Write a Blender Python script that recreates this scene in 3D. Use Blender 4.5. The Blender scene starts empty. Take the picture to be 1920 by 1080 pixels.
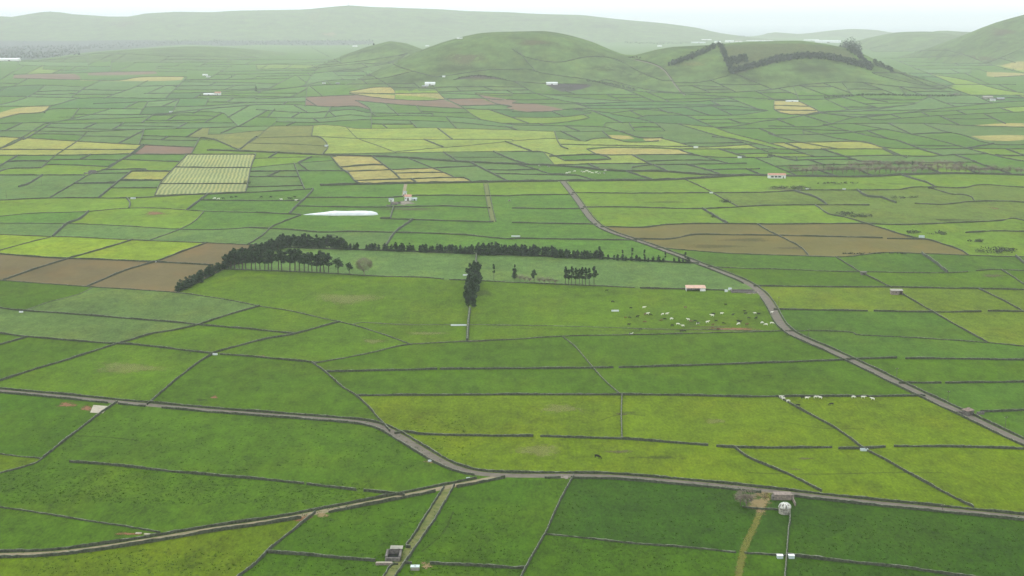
import bpy, bmesh, math, random
import numpy as np
from mathutils import Vector, Matrix, noise as mnoise
from mathutils.geometry import delaunay_2d_cdt
random.seed(7)
R = math.radians
scene = bpy.context.scene
COL = scene.collection

# ------------------------------------------------------------------ camera, sky, sun, exposure
H, F, YH = 170.0, 2600.0, 40.0
PITCH = math.atan((540 - YH) / F)
cd = bpy.data.cameras.new('camera')
cam = bpy.data.objects.new('camera', cd); COL.objects.link(cam)
cd.sensor_width = 36; cd.lens = F / 1920 * 36
cd.clip_start = 1; cd.clip_end = 120000
cam.location = (0, 0, H); cam.rotation_euler = (R(90) - PITCH, 0, 0)
scene.camera = cam

SUN_EL, SUN_AZ = R(52), R(-28)          # azimuth from +Y (away from the camera), negative = left
world = bpy.data.worlds.new("World"); scene.world = world; world.use_nodes = True
wn, wl = world.node_tree.nodes, world.node_tree.links
wn.clear()
wout = wn.new('ShaderNodeOutputWorld'); bg = wn.new('ShaderNodeBackground')
sky = wn.new('ShaderNodeTexSky'); sky.sky_type = 'NISHITA'; sky.sun_disc = False
sky.sun_elevation = SUN_EL; sky.sun_rotation = SUN_AZ; sky.altitude = 400
bg.inputs['Strength'].default_value = 0.14
# overcast: a nearly even bright cloud layer with soft structure lies over the clear sky
tc = wn.new('ShaderNodeTexCoord'); mp = wn.new('ShaderNodeMapping'); mp.inputs['Scale'].default_value = (1, 1, 4)
nz = wn.new('ShaderNodeTexNoise'); nz.inputs['Scale'].default_value = 3.0; nz.inputs['Detail'].default_value = 5
rp = wn.new('ShaderNodeValToRGB')
rp.color_ramp.elements[0].position = .3; rp.color_ramp.elements[0].color = (10.6, 11.5, 12.0, 1)
rp.color_ramp.elements[1].position = .7; rp.color_ramp.elements[1].color = (12.2, 12.6, 12.7, 1)
mx = wn.new('ShaderNodeMixRGB'); mx.inputs[0].default_value = .93
wl.new(tc.outputs['Generated'], mp.inputs[0]); wl.new(mp.outputs[0], nz.inputs['Vector']); wl.new(nz.outputs['Fac'], rp.inputs[0])
wl.new(sky.outputs[0], mx.inputs[1]); wl.new(rp.outputs[0], mx.inputs[2]); wl.new(mx.outputs[0], bg.inputs[0]); wl.new(bg.outputs[0], wout.inputs[0])

sd = bpy.data.lights.new('sun', 'SUN'); sd.energy = 0.9; sd.angle = R(14); sd.color = (1, .96, .9)
sun = bpy.data.objects.new('sun', sd); COL.objects.link(sun)
sv = Vector((math.sin(SUN_AZ) * math.cos(SUN_EL), math.cos(SUN_AZ) * math.cos(SUN_EL), math.sin(SUN_EL)))
sun.rotation_euler = sv.to_track_quat('Z', 'Y').to_euler(); sun.location = (0, 0, 600)
scene.view_settings.view_transform = 'Standard'; scene.view_settings.look = 'None'
scene.view_settings.exposure = 0.0; scene.view_settings.gamma = 1
scene.view_settings.use_curve_mapping = False
scene.render.engine = 'CYCLES'
scene.cycles.max_bounces = 4; scene.cycles.diffuse_bounces = 2; scene.cycles.volume_bounces = 1
scene.cycles.transparent_max_bounces = 8
scene.cycles.use_denoising = True

# ------------------------------------------------------------------ projection and terrain
CP, SP = math.cos(PITCH), math.sin(PITCH)
def rays(px, py):
    px = np.asarray(px, float); py = np.asarray(py, float)
    a = (px - 960) / F; b = (540 - py) / F
    return np.stack([a, CP + b * SP, -SP + b * CP], -1)
def at_depth(px, py, Y):
    d = rays(px, py); t = Y / d[..., 1]
    return d[..., 0] * t, H + d[..., 2] * t

HILLS = {  # name: crest depth, near foot, far foot, silhouette in photo pixels
 'far_ridge': (12600, 10400, 15500, [(-900,70),(-500,50),(-250,38),(-50,34),(0,30),(25,33),(60,27),(95,21),(120,26),(160,28),(195,31),(260,31),(275,25),(330,22),(400,23),(440,20),(500,19),(570,18),(620,13),(655,10),(700,13),(820,17),(880,21),(960,23),(1000,26),(1090,28),(1150,35),(1180,38),(1240,43),(1300,51),(1340,61),(1400,69),(1450,74),(1600,80)]),
 'low_hill': (6400, 5000, 7800, [(60,114),(100,109),(150,104),(190,97),(260,92),(350,87),(400,88),(440,92),(490,100),(560,112)]),
 'small_cone': (4900, 4300, 5600, [(560,131),(600,122),(640,105),(690,87),(730,77),(760,81),(790,92),(830,108),(870,131)]),
 'cinder_hill': (3800, 3020, 4500, [(640,156),(690,140),(730,121),(770,102),(800,90),(830,79),(870,68),(900,62),(925,60),(970,59),(1020,58),(1050,62),(1080,69),(1110,78),(1140,91),(1170,104),(1200,119),(1230,134),(1270,150),(1320,158)]),
 'wooded_hill': (3700, 2960, 4300, [(1130,159),(1170,128),(1200,106),(1230,94),(1260,88),(1300,86),(1340,84),(1355,82),(1390,79),(1440,77),(1500,76),(1540,81),(1580,89),(1600,96),(1630,112),(1660,126),(1700,142),(1760,155),(1800,160)]),
 'green_hill': (8300, 6600, 9500, [(1560,104),(1590,92),(1620,81),(1650,69),(1690,60),(1740,59),(1780,64),(1840,76),(1900,92)]),
 'back_hill': (9800, 8900, 11000, [(1690,92),(1720,75),(1740,63),(1770,57),(1810,60),(1850,61),(1870,58),(1920,55),(2100,70)]),
 'steep_hill': (5600, 4500, 6800, [(1740,117),(1780,98),(1800,86),(1830,71),(1850,61),(1870,51),(1900,37),(1920,31),(1980,14),(2100,0),(2300,25),(2600,90)]),
 'wooded_headland': (14600, 13600, 15600, [(1310,72),(1350,70),(1400,70),(1430,67),(1450,60),(1500,64),(1530,61),(1560,57),(1600,54),(1640,56),(1700,66),(1740,72)]),
}
HD = {}
for k, (D0, D1, D2, sil) in HILLS.items():
    s = np.array(sil, float)
    X, Z = at_depth(s[:, 0], s[:, 1], D0)
    Z = np.maximum(Z, 0)
    xs = np.linspace(X[0], X[-1], 900)
    zs = np.interp(xs, X, Z)
    w = 9 if k == 'far_ridge' else 25; ker = np.hanning(w + 2)[1:-1]; ker /= ker.sum()
    if k != 'wooded_headland':
        zs = np.convolve(np.pad(zs, w // 2, mode='edge'), ker, mode='same')[w // 2:w // 2 + 900]
    e = np.clip(np.minimum(np.arange(900), np.arange(900)[::-1]) / 60., 0, 1)
    HD[k] = (D0, D1, D2, xs, zs * e * e * (3 - 2 * e))
def wob(x, y, s, k):
    return (np.sin(x / s + k) * np.cos(y / (s * 1.3) + 2 * k) + .5 * np.sin(x / (s * .47) + y / (s * .8) + 3 * k))
def hill_z(k, x, y):
    D0, D1, D2, xs, zs = HD[k]
    prof = np.interp(x, xs, zs, left=0, right=0)
    n = .12 * wob(x, y, (D0 - D1) * .22, D0 % 7)
    s = np.where(y < D0, (y - D1) / (D0 - D1), (D2 - y) / (D2 - D0))
    s = np.clip(s * (1 + n * np.clip(1 - np.abs(s), 0, 1)), 0, 1)
    # steep flank with a concave foot and a rounded top
    return prof * (.5 - .5 * np.cos(np.pi * s))
def terr(x, y):
    x = np.asarray(x, float); y = np.asarray(y, float)
    r = np.clip((y - 1500) / 1500, 0, 1)
    z = r * 1.0 * wob(x, y, 95, 1.3)
    xr = np.clip((x / np.maximum(y, 1) - .19) / .03, 0, 1) * np.clip((y - 950) / 120, 0, 1) * np.clip((1500 - y) / 150, 0, 1)
    z = z + xr * .8 * wob(x, y, 13, 2.1)
    a = np.zeros_like(z)
    for k in HD:
        a = a + hill_z(k, x, y) ** 4
    return z * (1 - np.clip(a ** .25 / 30, 0, 1)) + a ** .25
YS = np.concatenate([np.arange(250, 1500, 10), np.arange(1500, 6000, 12), np.arange(6000, 16000, 30), np.arange(16000, 60000, 1000)])
def P(px, py):
    """the ground point seen at photo pixel (px, py); arrays welcome"""
    px = np.atleast_1d(np.asarray(px, float)); py = np.atleast_1d(np.asarray(py, float))
    out = np.zeros((len(px), 3))
    for i in range(0, len(px), 400):
        d = rays(px[i:i + 400], py[i:i + 400])
        t = YS[None, :] / d[:, 1:2]
        X = d[:, :1] * t; Z = H + d[:, 2:3] * t
        T = terr(X, np.broadcast_to(YS[None, :], X.shape))
        below = Z < T
        j = np.where(below.any(1), below.argmax(1), len(YS) - 1); j = np.maximum(j, 1)
        r = np.arange(len(d)); lo = YS[j - 1].astype(float); hi = YS[j].astype(float)
        for _ in range(16):
            m = (lo + hi) / 2; t = m / d[:, 1]
            b = H + d[:, 2] * t < terr(d[:, 0] * t, m)
            hi = np.where(b, m, hi); lo = np.where(b, lo, m)
        t = hi / d[:, 1]
        out[i:i + 400] = np.stack([d[:, 0] * t, hi, terr(d[:, 0] * t, hi)], -1)
    return out
def P1(px, py): return Vector(P(px, py)[0])
def to_px(v):
    rx, ry, rz = v[0], v[1], v[2] - H
    f = ry * CP - rz * SP; u = ry * SP + rz * CP
    return 960 + F * rx / f, 540 - F * u / f
def ppm(p):                                    # photo pixels per metre at a point
    return F / (p[1] * CP + (H - p[2]) * SP)

# ------------------------------------------------------------------ helpers
def tag(o, label=None, cat=None, group=None, kind=None):
    if label: o['label'] = label
    if cat: o['category'] = cat
    if group: o['group'] = group
    if kind: o['kind'] = kind
    return o
def empty(name, loc, rz=0, **k):
    o = bpy.data.objects.new(name, None); COL.objects.link(o)
    o.location = loc; o.rotation_euler = (0, 0, rz); o.empty_display_size = .5
    return tag(o, **k)
def mesh_obj(name, verts, faces, mats, parent=None, smooth=False, fm=None):
    me = bpy.data.meshes.new(name)
    me.from_pydata([tuple(v) for v in verts], [], faces)
    for m in (mats if isinstance(mats, (list, tuple)) else [mats]): me.materials.append(m)
    if fm is not None: me.polygons.foreach_set('material_index', fm)
    if smooth: me.polygons.foreach_set('use_smooth', [True] * len(me.polygons))
    me.update()
    o = bpy.data.objects.new(name, me); COL.objects.link(o)
    if parent: o.parent = parent
    return o
class MB:
    def __init__(s): s.v = []; s.f = []
    def add(s, vs, fs):
        n = len(s.v); s.v += [tuple(v) for v in vs]; s.f += [tuple(i + n for i in f) for f in fs]; return s
    def box(s, x0, x1, y0, y1, z0, z1, j=0):
        q = lambda: random.uniform(-j, j) if j else 0
        vs = [(x + q(), y + q(), z + q()) for z in (z0, z1) for x, y in ((x0, y0), (x1, y0), (x1, y1), (x0, y1))]
        return s.add(vs, [(3, 2, 1, 0), (4, 5, 6, 7), (0, 1, 5, 4), (1, 2, 6, 5), (2, 3, 7, 6), (3, 0, 4, 7)])
    def tube(s, p0, p1, r0, r1=None, n=6):
        r1 = r0 if r1 is None else r1
        p0 = Vector(p0); p1 = Vector(p1); d = (p1 - p0).normalized()
        a = d.orthogonal().normalized(); b = d.cross(a); vs = []
        for p, r in ((p0, r0), (p1, r1)):
            for i in range(n):
                t = 2 * math.pi * i / n; vs.append(p + a * math.cos(t) * r + b * math.sin(t) * r)
        fs = [(i, (i + 1) % n, n + (i + 1) % n, n + i) for i in range(n)] + [tuple(range(n))[::-1], tuple(range(n, 2 * n))]
        return s.add(vs, fs)
    def gable(s, x0, x1, y0, y1, z0, z1, t=.12, o=.25):      # roof with ridge along x, real thickness
        ym = (y0 + y1) / 2; x0 -= o; x1 += o; y0 -= o; y1 += o
        for ya in (y0, y1):
            s.add([(x0, ya, z0), (x1, ya, z0), (x1, ym, z1), (x0, ym, z1), (x0, ya, z0 - t), (x1, ya, z0 - t), (x1, ym, z1 - t), (x0, ym, z1 - t)],
                  [(0, 1, 2, 3), (7, 6, 5, 4), (0, 4, 5, 1), (0, 3, 7, 4), (1, 5, 6, 2)])
        return s
    def walls(s, x0, x1, y0, y1, h, hr=None, openings=()):   # house body; openings = (u0,u1,z0,z1) in the front wall, real recesses
        t = .35
        us = sorted({x0, x1} | {u for o in openings for u in o[:2]}); zs = sorted({0, h} | {z for o in openings for z in o[2:]})
        for i in range(len(us) - 1):
            for k in range(len(zs) - 1):
                cu, cz = (us[i] + us[i + 1]) / 2, (zs[k] + zs[k + 1]) / 2
                if any(o[0] < cu < o[1] and o[2] < cz < o[3] for o in openings): continue
                s.box(us[i], us[i + 1], y0, y0 + t, zs[k], zs[k + 1])
        s.box(x0, x1, y1 - t, y1, 0, h); s.box(x0, x0 + t, y0 + t, y1 - t, 0, h); s.box(x1 - t, x1, y0 + t, y1 - t, 0, h)
        if hr:
            ym = (y0 + y1) / 2
            for xa, xb in ((x0, x0 + t), (x1 - t, x1)):
                s.add([(xa, y0, h), (xa, y1, h), (xa, ym, hr), (xb, y0, h), (xb, y1, h), (xb, ym, hr)],
                      [(0, 2, 1), (3, 4, 5), (0, 3, 5, 2), (1, 2, 5, 4), (0, 1, 4, 3)])
        return s
    def build(s, name, mat, parent=None, smooth=False): return mesh_obj(name, s.v, s.f, mat, parent, smooth)

# ------------------------------------------------------------------ materials
def mat(name, c, c2=None, scale=1.0, rough=.9, detail=4, lo=.35, hi=.65, spec=.2):
    m = bpy.data.materials.new(name); m.use_nodes = True; n, l = m.node_tree.nodes, m.node_tree.links
    b = n['Principled BSDF']; b.inputs['Roughness'].default_value = rough; b.inputs['Specular IOR Level'].default_value = spec
    if c2 is None: c2 = tuple(v * .75 for v in c)
    g = n.new('ShaderNodeNewGeometry'); t = n.new('ShaderNodeTexNoise'); t.inputs['Scale'].default_value = scale; t.inputs['Detail'].default_value = detail
    r = n.new('ShaderNodeValToRGB'); r.color_ramp.elements[0].position = lo; r.color_ramp.elements[1].position = hi
    r.color_ramp.elements[0].color = (*c2, 1); r.color_ramp.elements[1].color = (*c, 1)
    l.new(g.outputs['Position'], t.inputs['Vector']); l.new(t.outputs['Fac'], r.inputs[0]); l.new(r.outputs[0], b.inputs['Base Color'])
    return m
def math_(n, l, op, a, b=None):
    q = n.new('ShaderNodeMath'); q.operation = op
    for i, v in enumerate((a, b)):
        if v is None: continue
        if isinstance(v, (int, float)): q.inputs[i].default_value = v
        else: l.new(v, q.inputs[i])
    return q.outputs[0]
def field_mat(name, fine=.5, mid=.35, stripe=None, big=.6):
    m = bpy.data.materials.new(name); m.use_nodes = True; n, l = m.node_tree.nodes, m.node_tree.links
    b = n['Principled BSDF']; b.inputs['Roughness'].default_value = 1; b.inputs['Specular IOR Level'].default_value = .1
    at = n.new('ShaderNodeAttribute'); at.attribute_name = 'fcol'
    g = n.new('ShaderNodeNewGeometry')
    def nz(scale, det=3, stretch=None, rough=.6):
        v = g.outputs['Position']
        if stretch:
            k = n.new('ShaderNodeMapping'); k.inputs['Scale'].default_value = stretch; l.new(v, k.inputs[0]); v = k.outputs[0]
        t = n.new('ShaderNodeTexNoise'); t.inputs['Scale'].default_value = scale; t.inputs['Detail'].default_value = det; t.inputs['Roughness'].default_value = rough
        l.new(v, t.inputs['Vector']); return t.outputs['Fac']
    f1 = nz(.9, 4, (1, .4, 1), .85); f1b = nz(.16, 4, (1, .5, 1), .8); f2 = nz(.045, 4, (1, .55, 1)); f3 = nz(.010, 3)
    f1 = math_(n, l, 'ADD', math_(n, l, 'MULTIPLY', f1, .55), math_(n, l, 'MULTIPLY', f1b, .45))
    s = math_(n, l, 'ADD', math_(n, l, 'MULTIPLY', math_(n, l, 'SUBTRACT', f1, .5), fine * 4.6), math_(n, l, 'MULTIPLY', math_(n, l, 'SUBTRACT', f2, .5), mid * 1.7))
    s = math_(n, l, 'ADD', s, math_(n, l, 'MULTIPLY', math_(n, l, 'SUBTRACT', f3, .5), big))
    val = math_(n, l, 'ADD', s, 1.0)
    mul = n.new('ShaderNodeVectorMath'); mul.operation = 'SCALE'; l.new(at.outputs['Color'], mul.inputs[0]); l.new(val, mul.inputs['Scale'])
    # drier, yellower patches
    f4 = nz(.028, 5, (1, .6, 1)); rmp = n.new('ShaderNodeValToRGB'); rmp.color_ramp.elements[0].position = .48; rmp.color_ramp.elements[1].position = .72
    l.new(f4, rmp.inputs[0])
    tint = n.new('ShaderNodeVectorMath'); tint.operation = 'MULTIPLY'; l.new(mul.outputs[0], tint.inputs[0]); tint.inputs[1].default_value = (1.24, 1.05, .9)
    mixc = n.new('ShaderNodeMixRGB'); l.new(rmp.outputs[0], mixc.inputs[0]); l.new(mul.outputs[0], mixc.inputs[1]); l.new(tint.outputs[0], mixc.inputs[2])
    col = mixc.outputs[0]
    if stripe:
        (nx, ny), period, c2 = stripe
        dt = n.new('ShaderNodeVectorMath'); dt.operation = 'DOT_PRODUCT'; l.new(g.outputs['Position'], dt.inputs[0]); dt.inputs[1].default_value = (nx, ny, 0)
        w = nz(.03, 2); ph = math_(n, l, 'ADD', math_(n, l, 'MULTIPLY', dt.outputs['Value'], 2 * math.pi / period), math_(n, l, 'MULTIPLY', w, 6.0))
        sn = math_(n, l, 'ADD', math_(n, l, 'MULTIPLY', math_(n, l, 'SINE', ph), .5), .5)
        br = nz(.02, 3); sn = math_(n, l, 'MULTIPLY', sn, math_(n, l, 'MULTIPLY', br, 1.7))
        q = n.new('ShaderNodeMixRGB'); l.new(sn, q.inputs[0]); l.new(col, q.inputs[1]); q.inputs[2].default_value = (*c2, 1); col = q.outputs[0]; q.use_clamp = True
    l.new(col, b.inputs['Base Color'])
    bump = n.new('ShaderNodeBump'); bump.inputs['Strength'].default_value = .5; bump.inputs['Distance'].default_value = .35
    l.new(f1, bump.inputs['Height']); l.new(bump.outputs[0], b.inputs['Normal'])
    return m
def patch_mat(name, c, amt=.9, scale=.5):      # a worn or shade-toned patch with a ragged edge on the ground
    m = mat(name, c, tuple(v * .8 for v in c), scale=.8); n, l = m.node_tree.nodes, m.node_tree.links
    b = n['Principled BSDF']; at = n.new('ShaderNodeAttribute'); at.attribute_name = 'edge'
    t = n.new('ShaderNodeTexNoise'); t.inputs['Scale'].default_value = scale; t.inputs['Detail'].default_value = 5
    g = n.new('ShaderNodeNewGeometry'); l.new(g.outputs['Position'], t.inputs['Vector'])
    a = math_(n, l, 'ADD', at.outputs['Fac'], math_(n, l, 'MULTIPLY', math_(n, l, 'SUBTRACT', t.outputs['Fac'], .5), 1.6))
    r = n.new('ShaderNodeMapRange'); r.inputs[1].default_value = .25; r.inputs[2].default_value = .6; r.inputs[3].default_value = 0; r.inputs[4].default_value = amt
    l.new(a, r.inputs[0]); l.new(r.outputs[0], b.inputs['Alpha'])
    return m
M = {}
M['wall'] = mat('basalt_wall', (.08, .09, .056), (.032, .038, .023), 1.3)
M['cap'] = mat('skylit_wall_top', (.25, .26, .2), (.09, .1, .07), 1.1)  # paler wall tops: skylight painted into the colour
M['cap_far'] = mat('skylit_wall_top_far', (.16, .18, .12), (.08, .1, .06), .6)  # same painted skylight for the tops of distant walls
M['wall_far'] = mat('mossy_wall', (.085, .097, .065), (.042, .052, .035), .7)
M['white'] = mat('whitewash', (.8, .8, .77), (.62, .62, .6), .6)
M['plastic'] = mat('white_plastic', (.72, .74, .74), (.56, .6, .61), .15, rough=.4)
M['red_roof'] = mat('red_tiles', (.5, .27, .2), (.36, .2, .15), .8)
M['pink_roof'] = mat('faded_pink_sheet', (.6, .38, .29), (.44, .3, .23), .6)
M['grey_roof'] = mat('grey_sheet', (.34, .36, .37), (.22, .24, .25), .7)
M['brown_roof'] = mat('brown_roof', (.26, .19, .16), (.17, .13, .11), 1.2)
M['stone'] = mat('grey_stone', (.2, .18, .16), (.09, .085, .075), 1.5)
M['stone_brown'] = mat('brown_stone', (.3, .24, .2), (.17, .14, .12), 1.5)
M['concrete'] = mat('concrete', (.36, .34, .28), (.22, .21, .18), .9)
M['pale_concrete'] = mat('pale_concrete', (.42, .38, .29), (.3, .27, .21), .6)
M['galv'] = mat('galvanised', (.55, .62, .6), (.42, .5, .5), 1.0, rough=.5)
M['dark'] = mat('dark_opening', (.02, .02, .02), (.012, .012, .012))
M['glass'] = mat('window_glass', (.04, .05, .06), (.03, .035, .04), rough=.15, spec=.5)
M['wood'] = mat('weathered_wood', (.13, .11, .09), (.07, .06, .05), 2)
M['steel'] = mat('steel', (.3, .31, .32), (.2, .21, .22), 1, rough=.5)
M['asphalt'] = mat('road_surface', (.16, .138, .105), (.115, .1, .078), .35)
M['sand'] = mat('track_surface', (.27, .22, .14), (.17, .15, .08), .3)
M['track_grass'] = mat('grassy_track', (.17, .17, .055), (.09, .12, .025), .35)
M['leaf'] = mat('dark_needles', (.045, .082, .03), (.016, .032, .014), .35)
M['leaf2'] = mat('olive_leaves', (.05, .075, .026), (.018, .032, .014), .5)
M['leaf_far'] = mat('far_wood', (.03, .055, .03), (.018, .035, .022), .1)
M['bark'] = mat('bark', (.1, .08, .065), (.05, .04, .035), 3)
M['twig'] = mat('bare_twigs', (.27, .22, .17), (.18, .145, .11), 2)
M['twig_grey'] = mat('grey_twigs', (.2, .15, .13), (.12, .1, .085), 1)
M['scrub'] = mat('scrub', (.06, .07, .04), (.03, .036, .022), .7)
M['cow_black'] = mat('black_hide', (.015, .014, .013), (.01, .01, .01))
M['cow_white'] = mat('white_hide', (.8, .77, .68), (.68, .64, .55), .8)
M['cow_pied'] = mat('pied_hide', (.75, .72, .66), (.015, .014, .013), .9, lo=.49, hi=.51)
M['cow_brown'] = mat('brown_hide', (.16, .08, .04), (.1, .05, .03))
M['sea'] = mat('sea_water', (.12, .2, .24), (.1, .17, .21), .002, rough=.35)
M['grass'] = field_mat('grass_field', .75, .45)
M['soil'] = field_mat('ploughed_soil', .22, .22)
M['hillgrass'] = field_mat('hill_pasture', .5, .8, None, 2.0)
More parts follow.
